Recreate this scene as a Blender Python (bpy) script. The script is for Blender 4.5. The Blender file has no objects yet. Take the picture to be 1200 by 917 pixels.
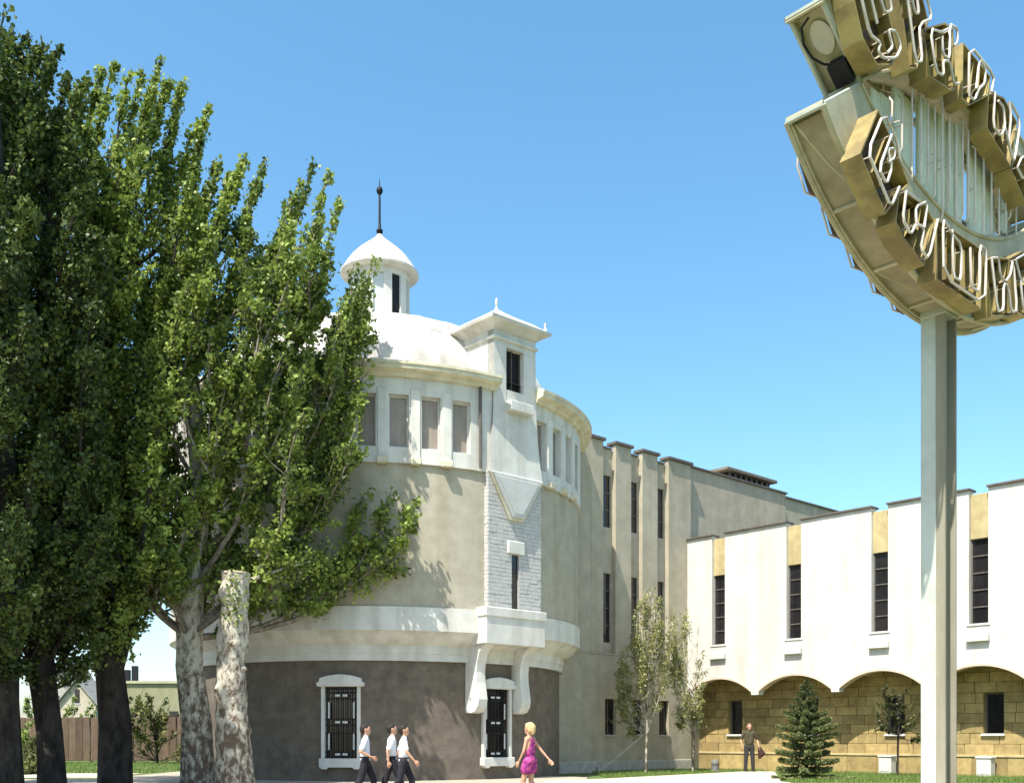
import bpy, bmesh, math, random
import numpy as np
from mathutils import Vector, Matrix
random.seed(7); RNG = np.random.default_rng(11)
R = math.radians
scene = bpy.context.scene
# ------------------------------------------------------------------ camera, world, sun, exposure
FPX, CX, HY, EYE = 1219.0, 600.0, 864.0, 1.4          # focal length, centre and horizon in photo pixels; eye height
cam = bpy.data.cameras.new('camera'); camo = bpy.data.objects.new('camera', cam)
scene.collection.objects.link(camo); scene.camera = camo
camo.location = (0, 0, EYE); camo.rotation_euler = (R(90), 0, 0)
cam.sensor_width = 36; cam.lens = FPX/1200*36; cam.shift_y = (HY-458.5)/1200
cam.clip_start = .1; cam.clip_end = 3000
SUN_AZ, SUN_EL = 33, 59                                # degrees left of straight behind the camera; height
w = bpy.data.worlds.new('World'); scene.world = w; w.use_nodes = True
nt = w.node_tree; bg = nt.nodes['Background']
sky = nt.nodes.new('ShaderNodeTexSky'); sky.sky_type = 'NISHITA'; sky.sun_disc = False
sky.sun_elevation = R(SUN_EL); sky.sun_rotation = R(180+SUN_AZ)
sky.air_density = 1.0; sky.dust_density = 2.0; sky.ozone_density = 2.0; sky.altitude = 300
hs = nt.nodes.new('ShaderNodeHueSaturation'); hs.inputs['Saturation'].default_value = 1.2; hs.inputs['Hue'].default_value = .485
nt.links.new(sky.outputs[0], hs.inputs['Color']); nt.links.new(hs.outputs[0], bg.inputs[0]); bg.inputs[1].default_value = .15
sl = bpy.data.lights.new('sun', 'SUN'); sl.energy = 4.9; sl.angle = R(.55); sl.color = (1, .955, .87)
so = bpy.data.objects.new('sun', sl); scene.collection.objects.link(so); so.location = (-20, -30, 60)
SD = Vector((math.sin(R(SUN_AZ))*math.cos(R(SUN_EL)), math.cos(R(SUN_AZ))*math.cos(R(SUN_EL)), -math.sin(R(SUN_EL))))
so.rotation_euler = SD.to_track_quat('-Z', 'Y').to_euler()
vs = scene.view_settings; vs.view_transform = 'Standard'; vs.look = 'None'; vs.exposure = 0.98; vs.gamma = 1
scene.cycles.max_bounces = 8
# ------------------------------------------------------------------ helpers
COL = scene.collection
def px(x, y, Y):                                       # photo pixel at depth Y -> point
    return Vector(((x-CX)/FPX*Y, Y, EYE+(HY-y)/FPX*Y))
MATS = {}
def mat(name, col, col2=None, rough=.8, scale=3.0, bump=0.0, bscale=40, stain=0.0, metal=0, spec=.3, lo=.35, hi=.65, vstretch=1.0, detail=6, zdark=False):
    if name in MATS: return MATS[name]
    m = bpy.data.materials.new(name); m.use_nodes = True; t = m.node_tree; b = t.nodes['Principled BSDF']
    b.inputs['Roughness'].default_value = rough; b.inputs['Metallic'].default_value = metal
    b.inputs['Specular IOR Level'].default_value = spec
    tc = t.nodes.new('ShaderNodeTexCoord'); mp = t.nodes.new('ShaderNodeMapping'); mp.inputs['Scale'].default_value = (1, 1, vstretch)
    geo = t.nodes.new('ShaderNodeNewGeometry'); t.links.new(geo.outputs['Position'], mp.inputs[0])
    c2 = col2 or tuple(c*.82 for c in col)
    n = t.nodes.new('ShaderNodeTexNoise'); n.inputs['Scale'].default_value = scale; n.inputs['Detail'].default_value = detail; n.inputs['Roughness'].default_value = .65
    t.links.new(mp.outputs[0], n.inputs['Vector'])
    r = t.nodes.new('ShaderNodeValToRGB'); r.color_ramp.elements[0].position = lo; r.color_ramp.elements[1].position = hi
    r.color_ramp.elements[0].color = (*c2, 1); r.color_ramp.elements[1].color = (*col, 1)
    src = n.outputs[0]
    if zdark:                                          # bark is rough and brown near the root, pale and peeled above
        sp = t.nodes.new('ShaderNodeSeparateXYZ'); t.links.new(geo.outputs['Position'], sp.inputs[0])
        mr = t.nodes.new('ShaderNodeMapRange'); mr.inputs[1].default_value = 1.2; mr.inputs[2].default_value = 4.5; mr.inputs[3].default_value = -.055; mr.inputs[4].default_value = .05; t.links.new(sp.outputs[2], mr.inputs[0])
        ad = t.nodes.new('ShaderNodeMath'); t.links.new(src, ad.inputs[0]); t.links.new(mr.outputs[0], ad.inputs[1]); src = ad.outputs[0]
    t.links.new(src, r.inputs[0]); out = r.outputs[0]
    if stain:                                          # rain streaks: noise stretched along the height
        m2 = t.nodes.new('ShaderNodeMapping'); m2.inputs['Scale'].default_value = (1.6, 1.6, .12); t.links.new(geo.outputs['Position'], m2.inputs[0])
        n2 = t.nodes.new('ShaderNodeTexNoise'); n2.inputs['Scale'].default_value = 1.3; n2.inputs['Detail'].default_value = 5; t.links.new(m2.outputs[0], n2.inputs['Vector'])
        r2 = t.nodes.new('ShaderNodeValToRGB'); r2.color_ramp.elements[0].position = .45; r2.color_ramp.elements[1].position = .75
        r2.color_ramp.elements[0].color = (1, 1, 1, 1); k = 1-stain; r2.color_ramp.elements[1].color = (k, k*.98, k*.93, 1)
        t.links.new(n2.outputs[0], r2.inputs[0])
        mx = t.nodes.new('ShaderNodeMix'); mx.data_type = 'RGBA'; mx.blend_type = 'MULTIPLY'; mx.inputs[0].default_value = 1
        t.links.new(out, mx.inputs[6]); t.links.new(r2.outputs[0], mx.inputs[7]); out = mx.outputs[2]
    t.links.new(out, b.inputs['Base Color'])
    if bump:
        n3 = t.nodes.new('ShaderNodeTexNoise'); n3.inputs['Scale'].default_value = bscale; n3.inputs['Detail'].default_value = 5; t.links.new(mp.outputs[0], n3.inputs['Vector'])
        bp = t.nodes.new('ShaderNodeBump'); bp.inputs['Strength'].default_value = bump; bp.inputs['Distance'].default_value = .03
        t.links.new(n3.outputs[0], bp.inputs['Height']); t.links.new(bp.outputs[0], b.inputs['Normal'])
    MATS[name] = m; return m
def vary(m, amount=.25):                               # every object of this material gets its own tone
    t = m.node_tree; b = t.nodes['Principled BSDF']; l = b.inputs['Base Color'].links[0]; src = l.from_socket
    oi = t.nodes.new('ShaderNodeObjectInfo'); mr = t.nodes.new('ShaderNodeMapRange'); mr.inputs[3].default_value = 1-amount; mr.inputs[4].default_value = 1+amount*.4
    t.links.new(oi.outputs['Random'], mr.inputs[0])
    mx = t.nodes.new('ShaderNodeMix'); mx.data_type = 'RGBA'; mx.blend_type = 'MULTIPLY'; mx.inputs[0].default_value = 1
    t.links.new(src, mx.inputs[6]); t.links.new(mr.outputs[0], mx.inputs[7]); t.links.new(mx.outputs[2], b.inputs['Base Color']); return m
def leafmat(name, dark, light, trans=.35):
    m = bpy.data.materials.new(name); m.use_nodes = True; t = m.node_tree; b = t.nodes['Principled BSDF']; o = t.nodes['Material Output']
    a = t.nodes.new('ShaderNodeAttribute'); a.attribute_name = 'tone'
    r = t.nodes.new('ShaderNodeValToRGB'); r.color_ramp.elements[0].color = (*dark, 1); r.color_ramp.elements[1].color = (*light, 1)
    t.links.new(a.outputs['Fac'], r.inputs[0]); t.links.new(r.outputs[0], b.inputs['Base Color'])
    b.inputs['Roughness'].default_value = .5; b.inputs['Specular IOR Level'].default_value = .35
    tr = t.nodes.new('ShaderNodeBsdfTranslucent'); t.links.new(r.outputs[0], tr.inputs[0])
    ms = t.nodes.new('ShaderNodeMixShader'); ms.inputs[0].default_value = trans
    t.links.new(b.outputs[0], ms.inputs[1]); t.links.new(tr.outputs[0], ms.inputs[2]); t.links.new(ms.outputs[0], o.inputs[0])
    MATS[name] = m; return m

class MB:
    def __init__(s): s.v = []; s.f = []
    def add(s, vs_, fs):
        k = len(s.v); s.v += [tuple(p) for p in vs_]; s.f += [tuple(i+k for i in f) for f in fs]; return s
    def box(s, T, u0, u1, n0, n1, v0, v1):             # T maps (u, n, v) to a point
        P = [T(u, n, v) for u in (u0, u1) for n in (n0, n1) for v in (v0, v1)]
        return s.add(P, [(0, 1, 3, 2), (4, 6, 7, 5), (0, 4, 5, 1), (2, 3, 7, 6), (0, 2, 6, 4), (1, 5, 7, 3)])
    def prism(s, T, poly, n0, n1, axis='n'):           # polygon in (u,v) extruded along n, or in (n,v) extruded along u
        k = len(poly)
        f = (lambda a, b, c: T(a, c, b)) if axis == 'n' else (lambda a, b, c: T(c, a, b))
        P = [f(a, b, n0) for a, b in poly]+[f(a, b, n1) for a, b in poly]
        return s.add(P, [tuple(range(k)), tuple(range(2*k-1, k-1, -1))]+[(i, i+k, (i+1) % k+k, (i+1) % k) for i in range(k)])
    def tube(s, pts, rad, sides=8, cap=True):
        pts = [Vector(p) for p in pts]; n = len(pts); rad = rad if hasattr(rad, '__len__') else [rad]*n
        k = len(s.v); ref = None
        for i, p in enumerate(pts):
            d = (pts[min(i+1, n-1)]-pts[max(i-1, 0)]).normalized()
            if ref is None: ref = d.orthogonal().normalized()
            a = (ref-d*ref.dot(d)); a = a.normalized() if a.length > 1e-6 else d.orthogonal().normalized(); ref = a; b = d.cross(a)
            for j in range(sides):
                t = 2*math.pi*j/sides; s.v.append(tuple(p+(a*math.cos(t)+b*math.sin(t))*rad[i]))
        for i in range(n-1):
            for j in range(sides):
                j2 = (j+1) % sides; s.f.append((k+i*sides+j, k+i*sides+j2, k+(i+1)*sides+j2, k+(i+1)*sides+j))
        if cap: s.f.append(tuple(k+j for j in range(sides))[::-1]); s.f.append(tuple(k+(n-1)*sides+j for j in range(sides)))
        return s
    def lathe(s, c, prof, a0=0, a1=360, seg=96):       # profile (r, z) turned about c; azimuth 0 looks at the camera
        full = abs(a1-a0-360) < 1e-6; m = seg if full else seg+1; k = len(s.v); n = len(prof)
        for i in range(m):
            a = R(a0+(a1-a0)*i/seg)
            for r, z in prof: s.v.append((c[0]+r*math.sin(a), c[1]-r*math.cos(a), z))
        for i in range(seg):
            i2 = (i+1) % m
            for j in range(n-1): s.f.append((k+i*n+j, k+i2*n+j, k+i2*n+j+1, k+i*n+j+1))
        return s
    def build(s, name, m, parent=None, smooth=False, bevel=0, kind=None):
        me = bpy.data.meshes.new(name); me.from_pydata(s.v, [], s.f); me.validate(); 
        bm = bmesh.new(); bm.from_mesh(me); bmesh.ops.recalc_face_normals(bm, faces=bm.faces); bm.to_mesh(me); bm.free()
        return link(name, me, m, parent, smooth, bevel, kind)
def link(name, me, m, parent=None, smooth=False, bevel=0, kind=None):
    if m is not None and not me.materials: me.materials.append(m)
    if smooth:
        me.polygons.foreach_set('use_smooth', [True]*len(me.polygons))
        try: me.set_sharp_from_angle(angle=R(40))
        except Exception: pass
    o = bpy.data.objects.new(name, me); COL.objects.link(o)
    if parent: par(o, parent)
    if bevel:
        b = o.modifiers.new('bevel', 'BEVEL'); b.width = bevel; b.segments = 1; b.limit_method = 'ANGLE'; b.angle_limit = R(50)
    if kind: o['kind'] = kind
    return o
def wmat(o):
    return (wmat(o.parent)@o.matrix_parent_inverse if o.parent else Matrix())@o.matrix_basis
def par(o, parent): o.parent = parent; o.matrix_parent_inverse = wmat(parent).inverted()
def tag(o, label, cat, group=None):
    o['label'] = label; o['category'] = cat
    if group: o['group'] = group
    return o
def thing(name, loc, label, cat, group=None):
    o = bpy.data.objects.new(name, None); COL.objects.link(o); o.location = loc; o.empty_display_size = .3
    return tag(o, label, cat, group)
def struct(o): o['kind'] = 'structure'; return o
def frame(o, d):                                       # wall frame: origin, direction along the wall; n points to the camera side
    d = Vector((d[0], d[1])).normalized(); n = Vector((d.y, -d.x))
    if n.y > 0: n = -n
    return (lambda u, nn, v: (o[0]+d.x*u+n.x*nn, o[1]+d.y*u+n.y*nn, v)), d, n
def gridwall(mb, T, us, vs_, holes, n0, n1):
    """wall between depth n0 (outer) and n1 (inner), with real openings; T(u,n,v)"""
    hole = lambda u, v: any(a < u < b and c < v < d for a, b, c, d in holes)
    us = sorted(set(round(x, 4) for x in us)); vs_ = sorted(set(round(x, 4) for x in vs_)); nu, nv = len(us), len(vs_); k = len(mb.v)
    for n in (n0, n1):
        for u in us:
            for v in vs_: mb.v.append(tuple(T(u, n, v)))
    I = lambda l, i, j: k+l*nu*nv+i*nv+j
    solid = lambda i, j: 0 <= i < nu-1 and 0 <= j < nv-1 and not hole((us[i]+us[i+1])/2, (vs_[j]+vs_[j+1])/2)
    for i in range(nu-1):
        for j in range(nv-1):
            if not solid(i, j): continue
            for l in (0, 1): mb.f.append((I(l, i, j), I(l, i+1, j), I(l, i+1, j+1), I(l, i, j+1)))
            for (di, dj, a, b) in ((-1, 0, (i, j), (i, j+1)), (1, 0, (i+1, j), (i+1, j+1)), (0, -1, (i, j), (i+1, j)), (0, 1, (i, j+1), (i+1, j+1))):
                if not solid(i+di, j+dj): mb.f.append((I(0, *a), I(0, *b), I(1, *b), I(1, *a)))
    return mb
def rng(a, b, step): n = max(1, int(round((b-a)/step))); return [a+(b-a)*i/n for i in range(n+1)]
CHB = {}
def chambox(sx, sy, sz, c=.012):                       # chamfered block mesh, shared by size
    key = (round(sx, 2), round(sy, 2), round(sz, 2))
    if key in CHB: return CHB[key]
    bm = bmesh.new(); bmesh.ops.create_cube(bm, size=1); bmesh.ops.scale(bm, vec=key, verts=bm.verts)
    bmesh.ops.bevel(bm, geom=list(bm.edges), offset=c, segments=1, affect='EDGES')
    me = bpy.data.meshes.new('block'); bm.to_mesh(me); bm.free(); CHB[key] = me; return me

# ------------------------------------------------------------------ materials
white = mat('white_render', (.62, .61, .555), (.53, .52, .47), .85, 2.2, .12, 60, .26)
whiteb = mat('white_wing_render', (.57, .555, .50), (.50, .485, .435), .9, 1.2, .12, 60, .16)
beige = mat('beige_render', (.42, .385, .295), (.34, .312, .238), .95, 2.0, .3, 45, .12)
beige2 = mat('beige_block_render', (.42, .375, .282), (.34, .302, .226), .95, 1.6, .3, 45, .14)
brown = mat('shaded_rough_render', (.165, .138, .108), (.105, .087, .068), .95, 2.5, .5, 30, .12)  # beige render of the ground floor, darkened to brown to carry its shade
roofw = mat('white_painted_roof', (.57, .55, .50), (.47, .45, .405), .6, 1.8, .05, 30, .3)
cornm = mat('cornice_stone', (.66, .62, .47), (.52, .48, .35), .9, 3, .2, 50, .2)
darkm = mat('dark_metal', (.016, .015, .018), (.010, .010, .012), .6, 6, spec=.2)
glass = mat('dark_window_glass', (.022, .020, .021), (.008, .008, .010), .1, .8, spec=.5)
blind = mat('window_blind', (.31, .26, .21), (.24, .195, .155), .45, 5, spec=.4, vstretch=.3)
paleg = mat('pale_glass', (.50, .54, .50), (.42, .46, .43), .2, 2, spec=.5)
frw = mat('window_frame_paint', (.60, .60, .56), (.46, .46, .43), .6, 8)
brickm = vary(mat('whitewashed_brick', (.66, .66, .64), (.48, .47, .46), .9, 7, .5, 60), .28)
mortar = mat('mortar', (.40, .39, .36), None, .95, 6, .3)
stone = vary(mat('yellow_tuff', (.42, .315, .13), (.28, .20, .085), .92, 3.2, .5, 26), .32)
stonem = mat('tuff_mortar', (.30, .22, .10), None, .95, 5, .3)
yellowp = mat('yellow_panel', (.47, .385, .20), (.36, .29, .145), .85, 2.5, .3, 30, .2)
flash = mat('dark_flashing', (.13, .11, .09), (.08, .07, .06), .6, 4)
pink = mat('arch_trim', (.60, .47, .38), (.50, .39, .31), .9, 5, .2)
polem = mat('pole_paint', (.47, .50, .43), (.38, .41, .34), .55, 2.2, .05, 30, .25)
signp = mat('sign_paint', (.48, .44, .30), (.32, .29, .18), .55, 2.6, .05, 30, .15)
signd = mat('sign_inner_sheet', (.34, .30, .19), (.19, .16, .10), .7, 1.6)
ochre = mat('letter_ochre', (.36, .285, .105), (.19, .14, .06), .6, 2, lo=.38, hi=.62)
ldark = mat('letter_tray_dark', (.11, .075, .045), (.055, .035, .025), .7, 4)
tube = mat('neon_glass', (.66, .59, .50), (.52, .45, .38), .3, 5, spec=.5)
strip = mat('sign_strip', (.72, .72, .58), (.50, .52, .40), .5, 5, vstretch=.35)
bark = mat('poplar_bark', (.50, .465, .375), (.115, .085, .06), .95, 6.0, 1.0, 16, lo=.40, hi=.58, vstretch=.6, zdark=True)
barkd = mat('shade_dark_bark', (.055, .044, .034), (.013, .010, .008), .95, 5, .9, 14, lo=.38, hi=.66, vstretch=.4)  # near-black tone puts the deep shade of the left trunks into the colour
grassg = mat('grass_ground', (.11, .15, .042), (.07, .10, .03), 1, 1.5, .6, 20)
pave = mat('paving', (.36, .32, .25), (.29, .26, .20), .95, 1.2, .2, 30)
pathm = mat('pale_path', (.48, .44, .35), (.40, .36, .28), .95, 1.5, .2, 30)
kerbm = mat('kerb_concrete', (.42, .40, .35), (.32, .30, .26), .95, 4, .3)
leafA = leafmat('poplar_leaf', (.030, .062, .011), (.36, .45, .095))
leafD = leafmat('shaded_poplar_leaf', (.014, .030, .008), (.15, .20, .045), .28)  # darker copy of the poplar leaf, with the left crowns' shade in its colour
leafY = leafmat('young_poplar_leaf', (.17, .18, .06), (.38, .38, .15))
leafS = leafmat('spruce_needle', (.036, .055, .018), (.29, .32, .12), .15)
leafR = leafmat('reddish_leaf', (.045, .045, .018), (.16, .17, .06))
leafB = leafmat('bush_leaf', (.06, .075, .022), (.22, .22, .07))
leafG = leafmat('grass_blade', (.07, .12, .025), (.24, .32, .08), .3)

# ------------------------------------------------------------------ ground
def sheet(name, poly, z, m, thick=0):
    mb = MB(); k = len(poly)
    if thick: mb.prism(lambda u, n, v: (u, v, n), poly, z-thick, z)
    else: mb.add([(x, y, z) for x, y in poly], [tuple(range(k))])
    return struct(mb.build(name, m))
sheet('ground', [(-1500, -300), (1500, -300), (1500, 2500), (-1500, 2500)], 0, grassg)
C = (-5.09, 40.0)                                      # axis of the round building
arc = [(C[0]+8.6*math.sin(R(a)), C[1]-8.6*math.cos(R(a))) for a in range(-110, 70, 6)]
sheet('pavement', [(-60, 8), (14, 8), (8.2, 31.0), (2.4, 34.0), (3.0, 39.5)]+arc[::-1][0:1]+[(-4, 44), (-13.5, 44), (-13.9, 34.8), (-60, 34.8)], .03, pave, .25)
sheet('path', [(-60, 36.6), (-14.5, 36.6), (-14.5, 40.8), (-60, 40.8)], .012, pathm, .2)
sheet('terrace_path', [(1.0, 29.0), (8.6, 29.0), (8.4, 32.5), (10.6, 42.0), (10.0, 42.6), (9.2, 42.0), (2.9, 34.6), (1.0, 33.0)], .042, pathm, .25)

# ------------------------------------------------------------------ round building
rb = thing('round_building', (C[0], C[1], 0), 'round beige building with white ledge, white window band, dome and square turret', 'building')
def Tc(Rr):                                            # u = azimuth in degrees, n = outward from radius Rr
    return lambda u, n, v: (C[0]+(Rr+n)*math.sin(R(u)), C[1]-(Rr+n)*math.cos(R(u)), v)
GW = [(-2.9, 4.5), (41.4, 4.2)]                        # ground-floor windows: azimuth, half width in degrees
holes = [(a-h, a+h, .75, 3.02) for a, h in GW]
us = rng(-180, 180, 3)+[x for h in holes for x in h[:2]]
mb = gridwall(MB(), Tc(6.9), us, [-.2, .75, 3.02, 4.4], holes, 0, -.4)
mb.build('ground_floor_wall', brown, rb, smooth=True)
mb = MB().lathe(C, [(6.88, 3.86), (7.02, 3.86), (7.02, 4.08), (7.06, 4.10), (7.06, 4.34), (7.10, 4.36), (7.28, 4.46), (7.46, 4.60), (7.58, 4.74), (7.68, 4.76), (7.68, 5.50), (7.45, 5.54)], -180, 180, 160)
mb.build('ledge', white, rb, smooth=True)
MB().lathe(C, [(7.61, 5.45), (7.61, 10.02)], -180, 180, 160).build('upper_wall', beige, rb, smooth=True)
WC = [4.05+7.65*k for k in range(-12, 4)]+[52.2, 59.7, 67.2, 74.7]
holes = [(a-2.3, a+2.3, 10.46, 12.12) for a in WC]
us = rng(-180, 180, 3)+[x for h in holes for x in h[:2]]
gridwall(MB(), Tc(7.7), us, [9.98, 10.46, 12.12, 12.8], holes, 0, -.3).build('window_band', white, rb, smooth=True)
for a in WC:
    wi = MB(); T = Tc(7.45); wi.box(T, a-2.3, a+2.3, -.02, .03, 10.46, 12.12); wo = wi.build('window', blind, rb)
    f = MB(); T = Tc(7.48); f.box(T, a-2.28, a-2.0, .005, .06, 10.46, 12.12).box(T, a+2.0, a+2.28, .005, .06, 10.46, 12.12).box(T, a-2.0, a+2.0, .005, .055, 10.46, 10.53).box(T, a-2.0, a+2.0, .005, .055, 12.05, 12.12)
    f.build('frame', frw, wo)
for a in [4.05+7.65*(k+.5) for k in range(-13, 3)]+[56.0, 63.5, 71.0]:
    p = MB(); T = Tc(7.7); p.box(T, a-1.15, a+1.15, -.05, .045, 10.14, 12.30); po = p.build('pier', white, rb, bevel=.015)
    p = MB(); p.box(T, a-1.25, a+1.25, -.05, .17, 9.93, 10.14); p.build('pier_foot', cornm, po, bevel=.02)
mb = MB().lathe(C, [(7.68, 12.62), (7.82, 12.64), (7.86, 12.74), (8.04, 12.78), (8.10, 12.82), (8.10, 12.93), (8.14, 12.94), (8.14, 13.03), (7.85, 13.12), (7.5, 13.16)], 49.2, 360+36.2, 160)
k0 = len(mb.v); mb.f += [tuple(range(10)), tuple(range(k0-10, k0))]
mb.build('cornice', cornm, rb, smooth=True)
dome = []
for i in range(25):
    t = i/24*math.pi/2
    dome.append((6.55*max(math.cos(t), 0), 13.6+3.22*math.sin(t)))
dome = [q for q in dome if q[0] > 1.0]
roof = MB().lathe(C, [(7.6, 13.10), (7.2, 13.25), (6.75, 13.36), (6.72, 13.58), (6.6, 13.59)]+dome+[(.9, 16.8)], -180, 180, 144).build('roof', roofw, rb, smooth=True)
for a in range(-170, 190, 15):                         # standing seams of the sheet roof
    s = MB(); pts = [(C[0]+(r+.01)*math.sin(R(a)), C[1]-(r+.01)*math.cos(R(a)), z+.012) for r, z in dome]
    s.tube(pts, .011, 4).build('roof_seam', roofw, roof)
dv = MB(); T, _, _ = frame((C[0]+5.7*math.sin(R(25)), C[1]-5.7*math.cos(R(25))), (math.cos(R(27)), math.sin(R(27))))
dv.prism(T, [(-.5, 14.0), (.5, 14.0), (.5, 14.72), (0, 15.0), (-.5, 14.72)], -.5, .35); d0 = dv.build('roof_vent', white, roof)
MB().box(T, -.36, .36, .352, .36, 14.4, 14.7).build('vent_opening', darkm, roof)
# lantern
lan = MB()
holes = [(a-10, a+10, 17.15, 18.85) for a in range(-175, 180, 36)]
us = rng(-193, 167, 6)+[x for h in holes for x in h[:2]]
gridwall(lan, Tc(1.15), us, [16.8, 17.15, 18.85, 19.12], holes, 0, -.12); lano = lan.build('lantern', white, rb, smooth=True)
for i, a in enumerate(range(-175, 180, 36)):
    m = darkm if i == 6 else paleg
    MB().box(Tc(1.06), a-10, a+10, -.01, .01, 17.15, 18.85).build('lantern_pane', m, lano)
MB().lathe(C, [(1.12, 16.85), (1.5, 16.9), (1.5, 17.0), (1.15, 17.06)], 0, 360, 48).build('lantern_base', roofw, lano, smooth=True)
cap = [(1.1, 19.08), (1.46, 19.10), (1.50, 19.14), (1.50, 19.20), (1.41, 19.30), (1.29, 19.52), (1.09, 19.79), (.84, 20.05), (.58, 20.27), (.34, 20.46), (.16, 20.62), (.05, 20.78), (0, 20.8)]
MB().lathe(C, cap, 0, 360, 48).build('lantern_roof', roofw, lano, smooth=True)
MB().lathe(C, [(.02, 20.7), (.11, 20.78), (.13, 20.88), (.06, 20.98), (.045, 21.2), (.04, 22.2), (.03, 22.25), (.10, 22.32), (.13, 22.42), (.10, 22.52), (.02, 22.6), (.012, 22.85), (0, 22.86)], 0, 360, 12).build('finial', darkm, lano, smooth=True)
# turret (aligned with the block behind)
BU = Vector((.738, .674)).normalized(); BN = Vector((BU.y, -BU.x))
To, _, _ = frame((C[0], C[1]), BU)                     # u along the block front, n outward, measured from the axis
def pil_profile(v): return 1.18
holes = [(-.16, .16, 5.62, 7.42)]
pl = gridwall(MB(), To, [-1.18, -.16, .16, 1.18], [5.5, 5.62, 7.42, 9.98], holes, 7.70, 7.3)
pil = pl.build('pilaster', mortar, rb)
bk = MB(); h = .125; row = 0; v = 5.56
while v < 9.95:
    off = (row % 2)*.17; u = -1.18-off
    while u < 1.18:
        L = random.choice((.30, .34, .38, .42)); a, b = max(u, -1.18)+.006, min(u+L, 1.18)-.006
        if b-a > .05:
            segs = [(a, b)]
            if 5.62 < v+h/2 < 7.42 and a < .16 and b > -.16: segs = [(a, -.16), (.16, b)]
            for (q0, q1) in segs:
                if q1-q0 > .04:
                    e = random.uniform(.006, .018); bk.box(To, q0, q1, 7.69, 7.70+e, v+.006, v+h-.006)
        u += L
    off2 = row % 2
    for (q0, q1) in ((7.36, 7.52), (7.532, 7.69)) if off2 else ((7.36, 7.44), (7.452, 7.69)):
        bk.box(To, -1.18-random.uniform(.005, .02), -1.17, q0, q1, v+.006, v+h-.006)
        bk.box(To, 1.17, 1.18+random.uniform(.005, .02), q0, q1, v+.006, v+h-.006)
    v += h; row += 1
bko = bk.build('brick_facing', mat('whitewashed_brick_facing', (.50, .49, .465), (.42, .41, .39), .9, 5, .4, 50), pil, kind='stuff')
MB().box(To, -.16, .16, 7.60, 7.64, 5.62, 7.42).build('window', glass, pil)
MB().box(To, -.36, .36, 7.6, 7.79, 7.44, 7.86).build('lintel', white, pil, bevel=.02)
key = [(-1.14, 9.99), (1.14, 9.99), (.26, 8.62), (-.26, 8.62)]
ko = MB().prism(To, key, 7.6, 7.88).build('keystone', mat('keystone_render', (.52, .52, .49), (.45, .45, .42), .9, 3, .2), pil, bevel=.03)
MB().prism(To, [(-.92, 9.86), (.92, 9.86), (.19, 8.74), (-.19, 8.74)], 7.86, 7.90).build('keystone_panel', MATS['keystone_render'], ko, bevel=.01)
MB().prism(To, [(-1.20, 9.985), (1.20, 9.985), (.30, 8.54), (-.30, 8.54)], 7.6, 7.80).build('keystone_border', cornm, ko)
# turret shaft: tapered square shell with a window opening in the front
TW = [(9.98, 1.19, 7.78), (10.5, 1.10, 7.76), (11.2, 1.02, 7.73), (12.0, .97, 7.71), (12.42, .955, 7.705), (14.18, .93, 7.70), (14.75, .93, 7.70)]
def tw(v):
    for a, b in zip(TW, TW[1:]):
        if v <= b[0]+1e-6:
            t = max(0, (v-a[0])/(b[0]-a[0])); return a[1]+(b[1]-a[1])*t, a[2]+(b[2]-a[2])*t
    return TW[-1][1:]
def Tt(u, n, v):
    hw, fr = tw(v); return To(u*hw, fr+n, v)
tu = MB(); vsl = [t[0] for t in TW]
gridwall(tu, Tt, [-1, -.42, .42, 1], vsl, [(-.42, .42, 12.42, 14.18)], 0, -.3)
for s in (-1, 1):                                      # side walls and back
    for a, b in zip(TW, TW[1:]):
        tu.add([To(s*a[1], a[2], a[0]), To(s*b[1], b[2], b[0]), To(s*b[1], 5.85, b[0]), To(s*a[1], 5.85, a[0])], [(0, 1, 2, 3)])
for a, b in zip(TW, TW[1:]): tu.add([To(-a[1], 5.85, a[0]), To(a[1], 5.85, a[0]), To(b[1], 5.85, b[0]), To(-b[1], 5.85, b[0])], [(0, 1, 2, 3)])
tur = tu.build('turret', white, rb)
tw_ = MB().box(To, -.40, .40, 7.42, 7.45, 12.42, 14.18).build('window', darkm, tur)
for u in (-.40, -.015, .37): MB().box(To, u, u+.03, 7.45, 7.52, 12.42, 14.18).build('bar', flash, tur)
MB().box(To, -.42, .62, 7.6, 7.98, 12.08, 12.40).build('sill', white, tur, bevel=.02)
MB().box(To, -1.0, 1.0, 5.8, 7.78, 14.35, 14.45).build('string_course', white, tur, bevel=.02)
e = MB()
nc = (7.70+5.85)/2
def ring(hw, hn, z): return [To(-hw, nc-hn, z), To(hw, nc-hn, z), To(hw, nc+hn, z), To(-hw, nc+hn, z)]
levels = [(.9, .9, 14.62), (1.14, 1.14, 14.80), (1.30, 1.30, 14.86), (1.32, 1.32, 14.95), (1.20, 1.20, 15.01), (.85, .85, 15.28), (.42, .42, 15.52), (.16, .16, 15.70), (.10, .10, 15.76)]
for a, b, z in levels: e.v += [tuple(p) for p in ring(a, b, z)]
for i in range(len(levels)-1):
    for j in range(4): e.f.append((i*4+j, i*4+(j+1) % 4, (i+1)*4+(j+1) % 4, (i+1)*4+j))
e.f.append((0, 1, 2, 3)); k = (len(levels)-1)*4; e.f.append((k, k+1, k+2, k+3))
tr = e.build('turret_roof', roofw, tur)
def finial(uu, nn, z, h=.34, parent=tr):
    p = To(uu, nn, 0); MB().lathe((p[0], p[1]), [(.0, z), (.06, z), (.06, z+.1), (.03, z+.14), (.035, z+.2), (.055, z+.27), (.03, z+h), (0, z+h+.04)], 0, 360, 10).build('roof_finial', white, parent, smooth=True)
finial(0, nc, 15.74, .42)
for s in (-1, 1):
    for t in ((-1, 1) if s > 0 else (-1,)): finial(s*1.16, nc+t*1.16, 15.0, .28)
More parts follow.
